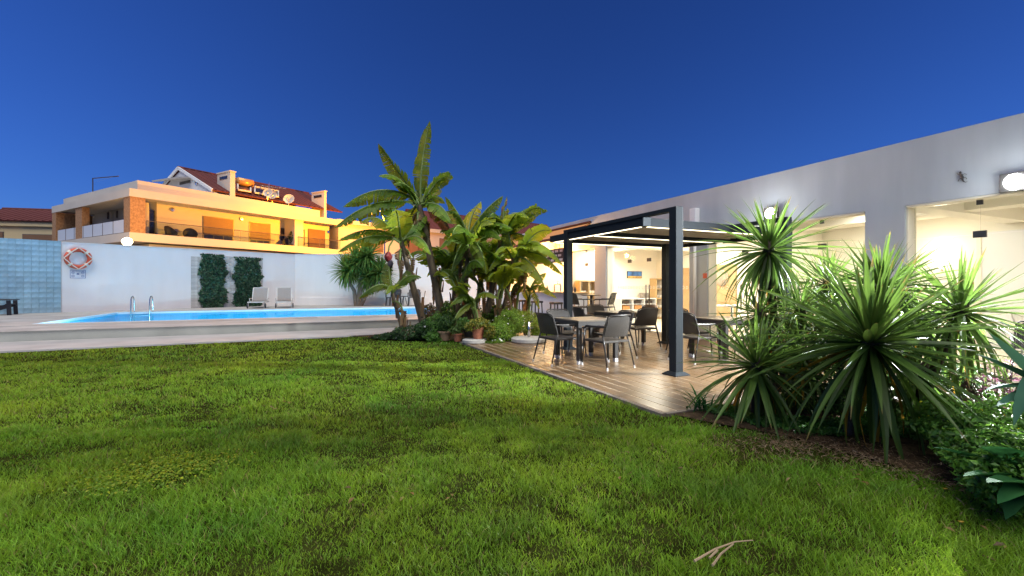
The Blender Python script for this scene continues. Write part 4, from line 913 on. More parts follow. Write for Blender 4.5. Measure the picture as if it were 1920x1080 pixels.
def crown(parent, c, n, length, axis=(0, 0, 1), lo=-55, hi=86, seed=0, yellow=3, wf=1.0, trunk_mat='darkbark', dr=1.0):
    r = random.Random(seed); c = Vector(c); ax = Vector(axis).normalized(); q = Vector((0, 0, 1)).rotation_difference(ax)
    core = MB().lathe([(0, -.12), (.05, -.10), (.06, 0), (.035, .10), (0, .16)], 10).build('crown', trunk_mat, parent, smooth=True); core.location = c; core.rotation_euler = q.to_euler()
    n = int(n * 1.12)
    for i in range(n):
        f = (i + .5) / n; el = R(hi + (lo - hi) * f ** .85) + r.uniform(-.12, .12); az = i * 2.39996 + r.uniform(-.25, .25)
        d = q @ Vector((math.cos(el) * math.cos(az), math.cos(el) * math.sin(az), math.sin(el)))
        L_ = length * (.62 + .38 * math.sin(min(1, f * 1.7) * math.pi / 2)) * r.uniform(.82, 1.12)
        k = min(4, max(0, int(5 * f ** 1.2 * dr + r.uniform(-.6, .9))))
        me = SPKY[r.randint(0, 1)] if (i > n - yellow * 4 and r.random() < .5) else SPK[k]
        wv = r.uniform(.85, 1.2) * wf
        inst('leaf', me, core, q.to_matrix().to_4x4().inverted() @ (Matrix.Translation(d * .03) @ leaf_frame(d, r.uniform(-.5, .5)) @ Matrix.Diagonal((L_, L_ * wv, L_, 1))))
    return core
def ypl(label, base, crowns, group=None):
    t = thing('yucca_plant', label, 'plant', base, 0, 'spiky yuccas in the bed'); b = Vector(base)
    for k, (c, n, L_, ax, lo, hi, yl, wf, dr) in enumerate(crowns):
        cc = Vector(c) - b; mid = cc * .5 + Vector((random.uniform(-.06, .06), random.uniform(-.05, .05), -.02)); bz = Vector((random.uniform(-.05, .05) + .05 * k, random.uniform(-.05, .05), -.05))
        MB().tube([bz, bz.lerp(mid, .6), mid, mid.lerp(cc, .6), cc + Vector((0, 0, -.02))], [.055, .048, .043, .042, .045], 10).build('trunk', 'darkbark', t, smooth=True)
        crown(t, cc, n, L_, ax, lo, hi, int(c[0] * 100) + k, yl, wf, dr=dr)
ypl('tall spiky yucca reaching up in front of the wall flood lamp', (2.95, 5.15, -.01), [(at(1442, 470, 5.2), 112, .90, (0, -.1, 1), -82, 86, 2, .85, .8), (at(1425, 590, 5.0), 84, .62, (-.2, -.2, 1), -75, 60, 2, .85, .9)])
ypl('spiky yucca with two crowns behind the low yucca', (3.25, 5.3, -.01), [(at(1500, 585, 5.2), 90, .74, (.1, -.2, 1), -76, 80, 2, .85, .85), (at(1552, 535, 5.5), 84, .72, (.2, 0, 1), -70, 80, 1, .85, .85)])
ypl('large dark spiky yucca at the very front of the bed', (3.0, 4.0, -.01), [(at(1632, 645, 3.75), 150, 1.0, (.05, -.62, .8), -62, 86, 5, .95, .62)])
ypl('low spiky yucca leaning over the terrace corner', (2.45, 4.6, -.01), [(at(1418, 688, 4.45), 120, .82, (-.15, -.3, .9), -76, 84, 5, .85, .8), (at(1500, 665, 4.7), 76, .64, (.1, -.3, .9), -70, 70, 2, .85, .9)])
ypl('spiky yucca rising behind the large front yucca', (3.55, 4.9, -.01), [(at(1652, 545, 4.5), 118, .80, (.0, -.05, 1), -70, 86, 1, .85, .8), (at(1580, 610, 4.9), 80, .68, (-.1, -.2, 1), -70, 80, 2, .85, .85)])
ypl('spiky yucca spreading toward the right edge in front of the lit opening', (3.9, 4.5, -.01), [(at(1800, 585, 4.25), 108, .84, (.3, -.15, .9), -64, 84, 2, .85, .75), (at(1725, 610, 4.7), 74, .75, (.3, 0, 1), -70, 70, 1, .85, .9), (at(1720, 700, 4.3), 70, .66, (.3, -.4, .8), -66, 70, 3, .85, .9)])
# tall yucca by the far wall (leaves too fine to pick apart)
def joined_crown(mb, c, n, L_, ax, seed):
    r = random.Random(seed); c = Vector(c); q = Vector((0, 0, 1)).rotation_difference(Vector(ax).normalized())
    for i in range(n):
        f = (i + .5) / n; el = R(85 - 145 * f ** .85); az = i * 2.39996 + r.uniform(-.2, .2); d = q @ Vector((math.cos(el) * math.cos(az), math.cos(el) * math.sin(az), math.sin(el)))
        vs, fs = spike(.1 + .7 * f, .11, 4); m_ = Matrix.Translation(c) @ leaf_frame(d, r.uniform(-.4, .4)) @ Matrix.Diagonal((L_ * r.uniform(.8, 1.1), L_, L_, 1)); mb.add([m_ @ Vector(v) for v in vs], fs)
yb = Vector((-7.9, 24.9, DECK_Z)); yw = thing('yucca_tree', 'three-stemmed yucca tree by the far end of the pool', 'tree', yb)
for k, (pts, rr) in enumerate((([(668, 572), (664, 545), (655, 530), (654, 512)], .13), ([(672, 572), (676, 530), (684, 500), (690, 485)], .15), ([(676, 572), (688, 550), (705, 530), (712, 515)], .12))):
    P_ = [at(x, y, 24.9) - yb for x, y in pts]; P_[0].z = -.02; MB().tube(P_, [rr, rr * .8, rr * .7, rr * .65], 10).build('trunk', 'bark', yw, smooth=True)
for k, (x, y, L_, ax) in enumerate(((652, 508, 1.15, (-.3, 0, 1)), (688, 480, 1.15, (0, -.1, 1)), (712, 512, 1.1, (.4, -.1, 1)), (670, 492, 1.1, (-.1, -.5, 1)), (690, 520, 1.1, (.1, -.6, .6)))):
    mb = MB(); joined_crown(mb, at(x, y, 24.9) - yb, 160, L_, ax, k + 50); o = mb.build('crown', 'yuccatree', yw); o['kind'] = 'stuff'

# ------------------------------------------------------------------ bananas
def banana_leaf(parent, org, B, W, m, seed, hang=.9, roll=0.0, tear=.62, pet=.12):
    W = W * 1.25; r = random.Random(seed); B0, B1, B2 = [Vector(b) - org for b in B]; n = 30
    def pt(f): return B0 * (1 - f) ** 2 + B1 * 2 * f * (1 - f) + B2 * f * f
    def tn(f): return ((B1 - B0) * (1 - f) + (B2 - B1) * f).normalized()
    mb = MB()
    for side in (-1, 1):
        f0 = pet; step = (1 - pet) / n
        edge_sag = 0
        while f0 < .995:
            f1 = min(1.0, f0 + step * r.choice((1, 1, 2, 2))); gap = tear * r.random() * .9 if r.random() < .38 else 0.0; edge_sag = edge_sag * .7 + r.gauss(0, .12); sag = edge_sag + (r.gauss(0, .25) if gap > .3 else 0)
            rows = []
            for f in (f0, f1):
                gq = (f - pet) / (1 - pet); w = W * min(1, max(gq, .0) * 4.5 + .12) ** .6 * max(0, 1 - gq ** 2.6) ** .75 * (1 - .05 * r.random())
                T_ = tn(f); up = Vector((0, 0, 1)); Lr = T_.cross(up)
                if Lr.length < .25: Lr = Vector((1, .15, 0)) - T_ * T_.x
                Lr.normalize(); N_ = Lr.cross(T_).normalized(); Rm = Matrix.Rotation(roll, 3, T_); Lr = Rm @ Lr; N_ = Rm @ N_
                ph = hang + sag; c = pt(f); swp = T_ * w * .22
                rows.append((c, c + (Lr * side * math.cos(ph * .55) - N_ * math.sin(ph * .55)) * w * .52 + swp * .5, c + (Lr * side * math.cos(ph * .55) - N_ * math.sin(ph * .55)) * w * .52 + (Lr * side * math.cos(ph) - N_ * math.sin(ph)) * w * .5 + swp))
            a, b = rows; cm = (a[2] + b[2]) / 2; ao = a[2].lerp(cm, gap); bo = b[2].lerp(cm, gap); am = a[1].lerp((a[1] + b[1]) / 2, gap * .4); bm_ = b[1].lerp((a[1] + b[1]) / 2, gap * .4)
            mb.add([a[0], am, ao, b[0], bm_, bo], [(0, 1, 4, 3), (1, 2, 5, 4)])
            f0 = f1
    o = mb.build('leaf', m, parent)
    P_ = [pt(f) for f in np.linspace(0, .96, 10)]; MB().tube(P_, [.032 * (1 - i / 10) + .006 for i in range(10)], 6).build('midrib', 'midrib', o, smooth=True)
    return o
def banana(label, Y, stem, rad, leaves, extra=0, young=False, dry=2, elen=1.3, green=False):
    """stem: sight points bottom to top; leaves: (base, control, tip, depth change, half width, roll, material)"""
    b = at(stem[0][0], HZN + FOC * EYE / Y, Y); b.z = -.01; t = thing('banana_plant', label, 'banana plant', b, 0, 'banana plants in the bed')
    P_ = [Vector((0, 0, -.03))] + [at(x, y, Y) - b for x, y in stem[1:]]; k = len(P_)
    MB().tube(P_, [rad * (.88 - .38 * i / (k - 1)) for i in range(k)], 12).build('stem', 'stemgreen' if green else 'stem', t, smooth=True)
    sh = MB(); rr_ = random.Random(label)                                # dry sheaths peeling off the stem
    for q in range(7):
        f = rr_.random() * .8; i0 = int(f * (k - 1)); p = P_[i0].lerp(P_[i0 + 1], f * (k - 1) - i0); a = rr_.random() * 6.28; d = Vector((math.cos(a), math.sin(a), 0))
        sd = d.cross(Vector((0, 0, 1))); h_ = rr_.uniform(.2, .5); sh.add([p + d * rad * 1.02 - sd * .05, p + d * rad * 1.02 + sd * .05, p + d * (rad + .05) + sd * .03 + Vector((0, 0, h_)), p + d * (rad + .07) - sd * .03 + Vector((0, 0, h_))], [(0, 1, 2, 3)])
    sh.build('dry_sheath', 'bananadry', t)['kind'] = 'stuff'
    top = P_[-1] + b; sd_ = hash_(label)
    for i, (bp, cp, tp, dY, W, roll, mm) in enumerate(leaves):
        B = [at(*bp, Y), at(*cp, Y + dY * .5), at(*tp, Y + dY)]; banana_leaf(t, b, B, W, mm, sd_ + i, .85 if mm != 'bananadry' else 1.3, roll)
    r = random.Random(sd_ + 99)
    for i in range(extra):
        a = r.random() * 6.283; L_ = elen * r.uniform(.7, 1.15); d = Vector((math.cos(a), math.sin(a), 0)); rise = r.uniform(.45, 1.15); L_ *= r.uniform(.75, 1.15)
        B = [top + Vector((0, 0, -.45 * r.random() ** 2)), top + d * L_ * .42 + Vector((0, 0, L_ * rise * .8)), top + d * L_ * r.uniform(.7, 1.0) + Vector((0, 0, L_ * (rise - .55) * r.uniform(.5, 1.3)))]
        banana_leaf(t, b, B, .29 * L_ / 1.2 * r.uniform(.8, 1.2), 'bananalight' if young or r.random() < .3 else 'banana', sd_ + 200 + i, r.uniform(.25, .75), r.uniform(-.8, .8), r.uniform(.3, .6))
    for i in range(dry):
        a = r.random() * 6.283; L_ = r.uniform(.6, 1.1); d = Vector((math.cos(a), math.sin(a), 0)); p = top + Vector((0, 0, -.12 - .15 * r.random()))
        banana_leaf(t, b, [p, p + d * .3 + Vector((0, 0, .05)), p + d * .28 + Vector((0, 0, -L_))], .12, 'bananadry', sd_ + 300 + i, 1.25, r.uniform(-1, 1), .6)
    return t, b
def hash_(s): return sum(ord(c) * (i + 1) for i, c in enumerate(s)) % 9973
bn, lt_, dy = 'banana', 'bananalight', 'bananadry'
banana('tallest banana plant with one leaf standing straight up', 12.3, [(836, 625), (823, 562), (808, 490), (797, 430), (786, 385)], .14, [
    ((790, 380), (784, 320), (806, 226), .2, .23, 0.0, bn), ((785, 375), (752, 330), (709, 269), -.3, .24, .9, bn), ((790, 380), (808, 330), (842, 321), .3, .26, .2, bn),
    ((782, 378), (715, 330), (643, 388), -.5, .40, .1, bn), ((780, 382), (700, 360), (627, 427), -.9, .36, .1, bn), ((790, 384), (830, 370), (846, 420), -.5, .30, 0, bn),
    ((784, 382), (765, 400), (752, 470), .4, .30, .4, bn), ((790, 382), (835, 385), (850, 455), .8, .26, 0, dy)], 6, dry=4)
tB, bB = banana('leaning banana plant with a red flower bud hanging on the left', 11.7, [(800, 625), (791, 598), (775, 540), (762, 490), (752, 452)], .12, [
    ((752, 452), (690, 425), (633, 473), -.4, .27, .1, bn), ((752, 450), (700, 412), (634, 451), .3, .27, .1, bn), ((754, 450), (730, 420), (736, 372), .3, .22, .4, bn), ((756, 452), (790, 425), (808, 478), -.3, .24, 0, bn), ((752, 450), (775, 415), (800, 405), .6, .22, .2, bn)], 4, dry=3)
P_ = [at(x, y, 11.5) - bB for x, y in ((750, 455), (738, 448), (730, 462), (728, 473))]; MB().tube(P_, [.035, .03, .024, .022], 8).build('flower_stalk', 'stemgreen', tB, smooth=True)
c_ = at(728, 472, 11.5) - bB; MB().lathe([(0, .02), (.05, -.02), (.105, -.12), (.085, -.20), (.03, -.26), (0, -.28)], 14, c_).build('flower_bud', 'budred', tB, smooth=True)
c_ = at(732, 488, 11.5) - bB; MB().lathe([(0, .02), (.05, 0), (.075, -.09), (.05, -.17), (0, -.22)], 12, c_).build('withered_bract', 'budgrey', tB, smooth=True)
banana('slim young banana plant leftmost in the bed', 11.3, [(760, 640), (752, 610), (742, 575), (736, 548)], .065, [
    ((736, 548), (715, 515), (672, 560), -.3, .24, .2, bn), ((737, 548), (728, 510), (730, 492), .2, .18, .3, bn), ((738, 546), (765, 505), (790, 520), -.2, .20, .1, bn), ((736, 548), (752, 520), (768, 500), .4, .18, .2, bn)], 1, dry=1, elen=.8)
banana('banana plant with crossed upright leaves in the middle of the bed', 12.0, [(872, 640), (870, 600), (874, 520), (879, 445)], .10, [
    ((879, 442), (862, 400), (835, 368), .2, .19, .7, bn), ((880, 440), (905, 392), (943, 367), -.1, .25, .5, bn), ((878, 445), (850, 425), (822, 470), -.4, .24, .1, bn), ((880, 445), (918, 410), (940, 450), -.4, .24, .1, bn), ((878, 444), (848, 430), (826, 432), .4, .24, .2, bn),
    ((880, 448), (905, 455), (912, 515), -.5, .22, .2, lt_), ((877, 448), (858, 455), (846, 512), -.4, .20, .2, bn), ((878, 442), (880, 400), (902, 378), .4, .2, .6, lt_)], 8, dry=4)
banana('thick-stemmed banana plant leaning right with dry sheaths', 12.4, [(908, 635), (912, 596), (924, 535), (938, 475), (946, 440)], .12, [
    ((946, 440), (940, 395), (951, 368), .2, .08, .3, dy), ((947, 438), (944, 415), (951, 390), .1, .17, .2, lt_), ((948, 440), (970, 400), (1005, 402), -.2, .20, .4, bn), ((946, 442), (920, 420), (898, 455), -.3, .22, .1, bn), ((948, 444), (985, 425), (1000, 470), .4, .22, .1, lt_)], 7, dry=4)
banana('yellow green banana plant arching over the left pergola post', 12.2, [(945, 635), (942, 592), (955, 530), (965, 478)], .085, [
    ((965, 478), (1005, 425), (1058, 500), -.6, .27, .1, lt_), ((965, 480), (1010, 455), (1056, 517), -.2, .25, .1, lt_), ((966, 476), (975, 450), (1006, 431), .2, .19, .4, lt_), ((964, 478), (950, 440), (952, 410), .3, .19, .4, lt_), ((966, 482), (1000, 480), (1022, 540), -.6, .24, .1, lt_), ((963, 480), (935, 465), (915, 510), -.4, .22, .1, lt_)], 7, True, 3)
banana('small twin-stemmed banana plant beside the bar stools', 12.9, [(989, 628), (991, 596), (994, 545)], .05, [
    ((994, 545), (1010, 520), (1045, 560), -.4, .18, .1, lt_), ((994, 545), (985, 520), (965, 555), -.2, .18, .1, lt_), ((995, 543), (1005, 515), (1024, 512), .2, .16, .3, lt_), ((994, 545), (1000, 530), (1012, 580), -.4, .14, .1, lt_)], 2, True, 1, .7, True)
banana('banana plant at the back left of the bed', 13.2, [(846, 620), (850, 590), (852, 530), (848, 490)], .09, [((848, 490), (820, 470), (800, 520), -.3, .22, .1, bn), ((848, 488), (870, 460), (895, 500), -.3, .22, .1, bn)], 9, dry=4)
banana('banana plant at the back right of the bed', 13.4, [(925, 620), (925, 580), (918, 520), (915, 485)], .09, [((915, 485), (940, 470), (968, 540), -.5, .22, .1, bn), ((915, 485), (900, 450), (910, 420), .2, .2, .4, bn)], 9, dry=4)
banana('short young banana plant low behind the pots', 11.6, [(893, 640), (892, 600), (890, 565)], .06, [((890, 565), (870, 540), (842, 575), -.3, .18, .1, bn), ((890, 565), (905, 535), (935, 560), -.3, .18, .1, lt_), ((889, 566), (860, 575), (852, 600), -.4, .14, .1, lt_)], 3, dry=1, elen=.75, green=True)

for k, (lab, Y, st_, rad, ex, el) in enumerate((
        ('young banana sucker with bright leaves just left of the middle stems', 11.9, [(858, 638), (858, 590), (862, 535)], .06, 7, 1.05),
        ('banana sucker among the middle stems, half hidden by leaves', 12.6, [(884, 628), (892, 580), (902, 515)], .07, 8, 1.1),
        ('banana sucker in front of the leaning right-hand stem', 11.9, [(930, 635), (936, 590), (940, 530)], .06, 7, 1.0),
        ('banana sucker leaning toward the bar at the right of the bed', 12.8, [(962, 628), (968, 580), (975, 520)], .06, 8, 1.0),
        ('banana sucker at the back between the two tall stems', 13.0, [(815, 620), (822, 560), (830, 500)], .07, 6, 1.1))):
    banana(lab, Y, st_, rad, [], ex, k in (2, 3), 2, el, True)

# ------------------------------------------------------------------ shrubs and pots near the bananas
def shrub(name, label, cat, blobs, n, size, cols, aspect=2.2, seed=1, flowers=None, group=None, stems=4):
    b = Vector((sum(q[0] for q in blobs) / len(blobs), sum(q[1] for q in blobs) / len(blobs), -.01)); t = thing(name, label, cat, b, 0, group)
    bl = [(q[0] - b.x, q[1] - b.y, q[2] - b.z, *q[3:]) for q in blobs]; o = scatter('foliage', bl, n, size, M['leafattr'], cols, t, aspect, seed=seed, zmin=.01); o['kind'] = 'stuff'
    s_ = MB(); r = random.Random(seed)
    for q in bl:
        for k in range(stems):
            e_ = Vector((q[0] + r.uniform(-.7, .7) * q[3], q[1] + r.uniform(-.7, .7) * q[4], q[2] + q[5] * .5)); s_.tube([(q[0] * .8, q[1] * .8, -.02), e_ * .6, e_], [.010, .007, .004], 5)
    s_.build('stem', 'darkbark', t)['kind'] = 'stuff'
    if flowers:
        nf, fs_, fc = flowers; o = scatter('flower', [(q[0], q[1], q[2], q[3] * 1.04, q[4] * 1.04, q[5] * 1.04, q[6]) for q in bl], nf, fs_, M['leafattr'], fc, t, 1.1, up=.8, shell=.95, seed=seed + 1, zmin=.05); o['kind'] = 'stuff'
    return t
def bl(x, y, Y, rx, ry, rz, w=1): p = at(x, y, Y); return (p.x, p.y, p.z, rx, ry, rz, w)
gcol = [(.15, .29, .03), (.20, .33, .035), (.11, .22, .025)]; dcol = [(.03, .08, .02), (.04, .105, .024), (.02, .055, .018)]; wcol = [(.75, .75, .72)]
shrub('flowering_shrub', 'bright green daisy bush with white flowers beside the parasol base', 'shrub', [bl(935, 625, 10.9, .42, .35, .30), bl(955, 605, 11.3, .40, .4, .36), bl(925, 645, 10.6, .26, .25, .16)], 9000, .055, gcol, 3.2, 3, (60, .045, wcol))
shrub('flowering_shrub', 'yellow green bush at the foot of the bar stools', 'shrub', [bl(985, 605, 12.0, .48, .4, .34), bl(1018, 625, 12.0, .35, .3, .2), bl(960, 595, 12.3, .4, .4, .3)], 7000, .06, [(.22, .32, .04), (.17, .28, .035), (.27, .35, .05)], 2.4, 5, (30, .04, wcol))
shrub('dark_shrub', 'dark low shrub at the left end of the banana bed', 'shrub', [bl(770, 625, 11.3, .50, .4, .20), bl(725, 632, 11.5, .35, .35, .10), bl(800, 618, 11.2, .32, .35, .28)], 7000, .06, dcol, 2.6, 7, (26, .05, [(.5, .5, .55)]))
shrub('leafy_shrub', 'mid green feathery shrub left of the terracotta pots', 'shrub', [bl(815, 612, 11.1, .28, .3, .34), bl(812, 632, 10.9, .22, .2, .14)], 4200, .05, [(.07, .19, .025), (.10, .23, .03), (.05, .13, .02)], 3.5, 9)
shrub('leafy_shrub', 'leafy undergrowth between the banana stems', 'shrub', [bl(850, 590, 12.2, .35, .4, .38), bl(890, 600, 12.3, .45, .4, .32), bl(935, 590, 12.6, .4, .4, .3)], 7500, .075, [(.07, .16, .02), (.11, .21, .025), (.05, .11, .018)], 2.4, 12, (14, .05, wcol))
shrub('yellow_shrub', 'small shrub with pinkish leaves in front of the leaning banana stem', 'shrub', [bl(802, 585, 11.9, .22, .2, .22)], 1200, .05, [(.20, .10, .06), (.10, .12, .03)], 2, 13)
def pot(label, c, r0, h, m, plant_label, blobs, n, size, cols, aspect=2.4, seed=2):
    t = thing('plant_pot', label, 'pot', c)
    MB().lathe([(0, 0), (r0 * .70, 0), (r0 * .95, h * .80), (r0 * 1.04, h * .80), (r0 * 1.06, h), (r0 * .94, h), (r0 * .90, h * .86), (0, h * .86)], 22).build('pot_body', m, t, smooth=True)
    MB().lathe([(0, h * .865), (r0 * .88, h * .865)], 18).build('soil', 'soil', t)
    q = thing('potted_plant', plant_label, 'plant', Vector(c) + Vector((0, 0, h * .86))); o = scatter('foliage', blobs, n, size, M['leafattr'], cols, q, aspect, seed=seed); o['kind'] = 'stuff'
    s_ = MB(); rr = random.Random(seed)
    for k in range(6): b_ = rr.choice(blobs); e_ = Vector((b_[0] + rr.uniform(-.6, .6) * b_[3], b_[1] + rr.uniform(-.6, .6) * b_[4], b_[2])); s_.tube([(0, 0, 0), e_ * .5 + Vector((0, 0, .03)), e_], [.006, .005, .003], 5)
    s_.build('stem', 'stemgreen', q)['kind'] = 'stuff'
pot('weathered wide terracotta pot, leftmost of the pots', gp(834, 638), .17, .23, 'terracotta2', 'strappy dark green plant in the leftmost pot', [(0, 0, .22, .26, .2, .2, 1), (0, 0, .06, .16, .14, .08, 1)], 500, .17, [(.035, .10, .03), (.06, .13, .03)], 9, 2)
pot('small terracotta pot, second from the left', gp(858, 640), .105, .19, 'terracotta', 'small green plant in the second pot', [(-.05, 0, .10, .16, .13, .12, 1), (.1, .1, .2, .15, .12, .12, 1)], 900, .045, [(.06, .13, .025), (.09, .16, .03)], 2.2, 3)
pot('black plastic pot between the terracotta pots', gp(876, 636.5) + Vector((.02, .08, .06)), .14, .24, 'blackpot', 'fresh green plant in the black pot', [(-.12, 0, .14, .16, .14, .14, 1)], 800, .06, [(.06, .17, .03), (.09, .20, .04)], 2.4, 4)
pot('terracotta pot standing on the parasol base', gp(896, 643) + Vector((0, .05, .096)), .155, .27, 'terracotta', 'yellow variegated plant spilling over the terracotta pot', [(0, 0, .10, .28, .24, .15, 2), (.28, -.05, -.08, .14, .14, .16, 1), (-.2, -.05, .03, .12, .12, .1, .6)], 1500, .055, [(.26, .24, .03), (.12, .18, .03), (.20, .22, .03)], 1.8, 6)

# ------------------------------------------------------------------ right foreground plants
def blade(parent, p0, p1, w, arch, m, seed=0, seg=9, fold=.3, name='leaf', roll=0.0):
    p0, p1 = Vector(p0), Vector(p1); d = p1 - p0; L_ = d.length; up = Vector((0, 0, 1)); side = d.cross(up); side = side.normalized() if side.length > 1e-3 else Vector((1, 0, 0)); nr = side.cross(d.normalized())
    Rm = Matrix.Rotation(roll, 3, d.normalized()); side = Rm @ side; n2 = Rm @ nr; vs = []; fs = []; r = random.Random(seed); ph = r.random() * 6
    for i in range(seg + 1):
        f = i / seg; c = p0 + d * f + nr * arch * L_ * 4 * f * (1 - f); ww = w * math.sin(math.pi * (f * .92 + .06) ** .8) ** .85 * .5 * (0 if i == seg else 1)
        wb = 1 + .08 * math.sin(f * 14 + ph); vs += [c - side * ww * wb + n2 * ww * fold, c - n2 * ww * .05, c + side * ww * wb + n2 * ww * fold]
    for i in range(seg): a = i * 3; fs += [(a, a + 3, a + 4, a + 1), (a + 1, a + 4, a + 5, a + 2)]
    return MB().add(vs, fs).build(name, m, parent, smooth=True)
bl0 = gp(1900, 945); bp_ = thing('broadleaf_plant', 'dark green broad-leaved plant at the bottom right', 'plant', bl0)
for k, (b_, t2, Yb, Yt, w, a) in enumerate((((1915, 905), (1746, 838), 2.75, 2.8, .14, .06), ((1930, 905), (1805, 893), 2.6, 2.5, .13, .05), ((1925, 890), (1835, 838), 2.65, 2.55, .16, .08), ((1960, 915), (1850, 905), 2.5, 2.3, .15, .03), ((1930, 920), (1885, 975), 2.6, 2.35, .13, .15), ((1905, 880), (1835, 822), 2.9, 3.0, .12, .08),
        ((1950, 880), (1930, 800), 2.7, 2.7, .14, .02), ((1915, 915), (1790, 862), 2.9, 2.9, .11, .07), ((1955, 930), (1870, 945), 2.45, 2.3, .12, .12), ((1925, 890), (1862, 800), 2.9, 3.1, .12, .04), ((1990, 900), (1960, 830), 2.5, 2.4, .14, .05), ((1900, 930), (1850, 925), 2.75, 2.6, .10, .2))):
    blade(bp_, at(*b_, Yb) - bl0, at(*t2, Yt) - bl0, w, a, 'broad', k, roll=random.uniform(-.5, .5))
ag0 = gp(1990, 900, 0); ag = thing('blue_green_plant', 'plant with long blue green leaves reaching in from the right edge', 'plant', ag0)
MB().tube([(0, 0, -.03), (-.05, .05, .25), at(1975, 745, 2.75) - ag0], [.05, .045, .04], 10).build('trunk', 'bark', ag, smooth=True)
for k, (t2, Yt, w, a) in enumerate((((1852, 622), 2.75, .15, -.03), ((1829, 664), 2.65, .12, .02), ((1846, 733), 2.6, .11, .06), ((1868, 762), 2.45, .10, .03), ((1935, 590), 2.9, .14, .0), ((1990, 570), 2.9, .14, 0), ((2060, 620), 2.7, .14, .05), ((1900, 800), 2.4, .1, .2), ((1960, 640), 2.5, .14, 0), ((2060, 760), 2.6, .13, .1))):
    blade(ag, at(1975, 740, 2.75) - ag0, at(*t2, Yt) - ag0, w, a, 'agave', k, fold=.45, roll=random.uniform(-.4, .4))
shrub('ground_cover', 'bright green weedy ground cover on the right of the bed', 'plant', [bl(1830, 815, 3.25, .34, .30, .17), bl(1900, 790, 3.4, .32, .3, .18), bl(1790, 790, 3.7, .36, .3, .17), bl(1860, 850, 2.95, .28, .25, .16), bl(1900, 900, 2.6, .25, .25, .15), bl(1770, 770, 4.2, .3, .3, .15)], 11000, .042, [(.07, .19, .022), (.05, .14, .02), (.10, .22, .03)], 1.9, 21, (42, .02, [(.55, .50, .02), (.45, .45, .02)]))
shrub('ground_cover', 'low green clover under the front yucca', 'plant', [bl(1470, 800, 4.35, .36, .2, .07), bl(1540, 812, 4.15, .34, .2, .07), bl(1610, 800, 4.2, .34, .25, .08), bl(1420, 790, 4.5, .25, .18, .06), bl(1690, 800, 4.1, .35, .25, .08), bl(1360, 775, 4.75, .2, .15, .05)], 9000, .034, [(.04, .14, .02), (.06, .17, .025)], 1.6, 22, stems=2)
shrub('dark_shrub', 'dark undergrowth in the middle of the planting bed', 'shrub', [bl(1640, 745, 4.7, .6, .4, .26), bl(1500, 730, 5.0, .45, .35, .30), bl(1760, 720, 4.9, .4, .4, .26), bl(1590, 640, 5.3, .55, .35, .38)], 7000, .07, dcol, 3.5, 23)
shrub('twiggy_shrub', 'thin twiggy shrub with small dark pink leaves near the right edge', 'shrub', [bl(1850, 740, 4.0, .22, .2, .2), bl(1890, 705, 4.6, .25, .2, .2)], 520, .04, [(.10, .05, .06), (.07, .08, .03), (.14, .05, .07)], 2, 24, stems=12)
sp0 = gp(1312, 768); sp_ = thing('strappy_plant', 'small tuft of strappy leaves at the terrace corner', 'plant', sp0)
for k in range(26):
    a = k * 2.4; L_ = random.uniform(.22, .42); e_ = random.uniform(.2, 1.1); blade(sp_, (0.15 * math.cos(k * 1.7) * random.random(), .08 * math.sin(k), -.01), (math.cos(a) * L_ * math.cos(e_), math.sin(a) * L_ * math.cos(e_), L_ * math.sin(e_) * .8), .022, .12, 'broad', k, 5)
M['fp'] = None
fl = thing('yellow_flower', 'two small yellow wild flowers low in the grass at the bottom right', 'flower', gp(1772, 930)); s_ = MB()
for (x, y) in ((1772, 918), (1802, 980)):
    q = at(x, y, gp(x, y, .05).y) - fl.location; s_.tube([q + Vector((.02, .05, -.08)), q], .002, 4); 
    for a in range(5): d = Vector((math.cos(a * 1.257), math.sin(a * 1.257) * .6, .4)) * .017; blade(fl, q, q + d, .013, .1, 'yuccayellow', a, 3, name='petal')
s_.build('stalk', 'stemgreen', fl)['kind'] = 'stuff'

# ================================================================== HOUSES BEYOND THE WALL
HU = Vector((.498, .867)).normalized(); HR = math.atan2(HU.y, HU.x); HV = Vector((-HU.y, HU.x))
HC = Vector((-26.73, 31.8))
def hu(x, y=0.0):                                          # local x where sight line meets plane local y
    k = ray(x); o = HC + HV * y; return (k * o.y - o.x) / (HU.x - k * HU.y)
def hv(x, xx=0.0):
    k = ray(x); o = HC + HU * xx; return (k * o.y - o.x) / (HV.x - k * HV.y)
def hz(py, xx, yy): Y = (HC + HU * xx + HV * yy).y; return EYE + (HZN - py) * Y / FOC
ah = thing('apartment_house', 'two-storey balcony house lit orange, with red tiled roof, behind the wall', 'house', (HC.x, HC.y, 0), HR)
Ls = hv(97); BACK = 1.9; LEN = hu(640)
ZS0, ZS1, ZF0, ZF1 = 4.5, 5.1, 7.62, 8.18
# floor slab band, roof fascia
def ringband(name, z0, z1, y0, x0, m='housewhite', length=LEN, ls=Ls, th=.25):
    mb = MB(); mb.box(x0, length, y0, y0 + th, z0, z1); mb.box(x0, x0 + th, y0 + th, ls, z0, z1); return mb.build(name, m, ah)
ringband('balcony_edge', ZS0, ZS1, 0, 0); box(.25, LEN, .25, 9, ZS0 + .1, ZS1 - .3).build('balcony_slab', 'housewhite', ah); box(.25, LEN, 9.0, Ls, ZS0 + .1, ZS1 - .3).build('balcony_slab', 'housewhite', ah)
ringband('roof_fascia', ZF0, ZF1, 0, 0); box(.25, LEN, .25, Ls, ZF0 + .12, ZF1 - .2).build('roof_slab', 'housewhite', ah)
UPZ = hz(339, .9, .9); ringband('roof_parapet', ZF1 - .002, UPZ, .75, .75, length=hu(600, .75))
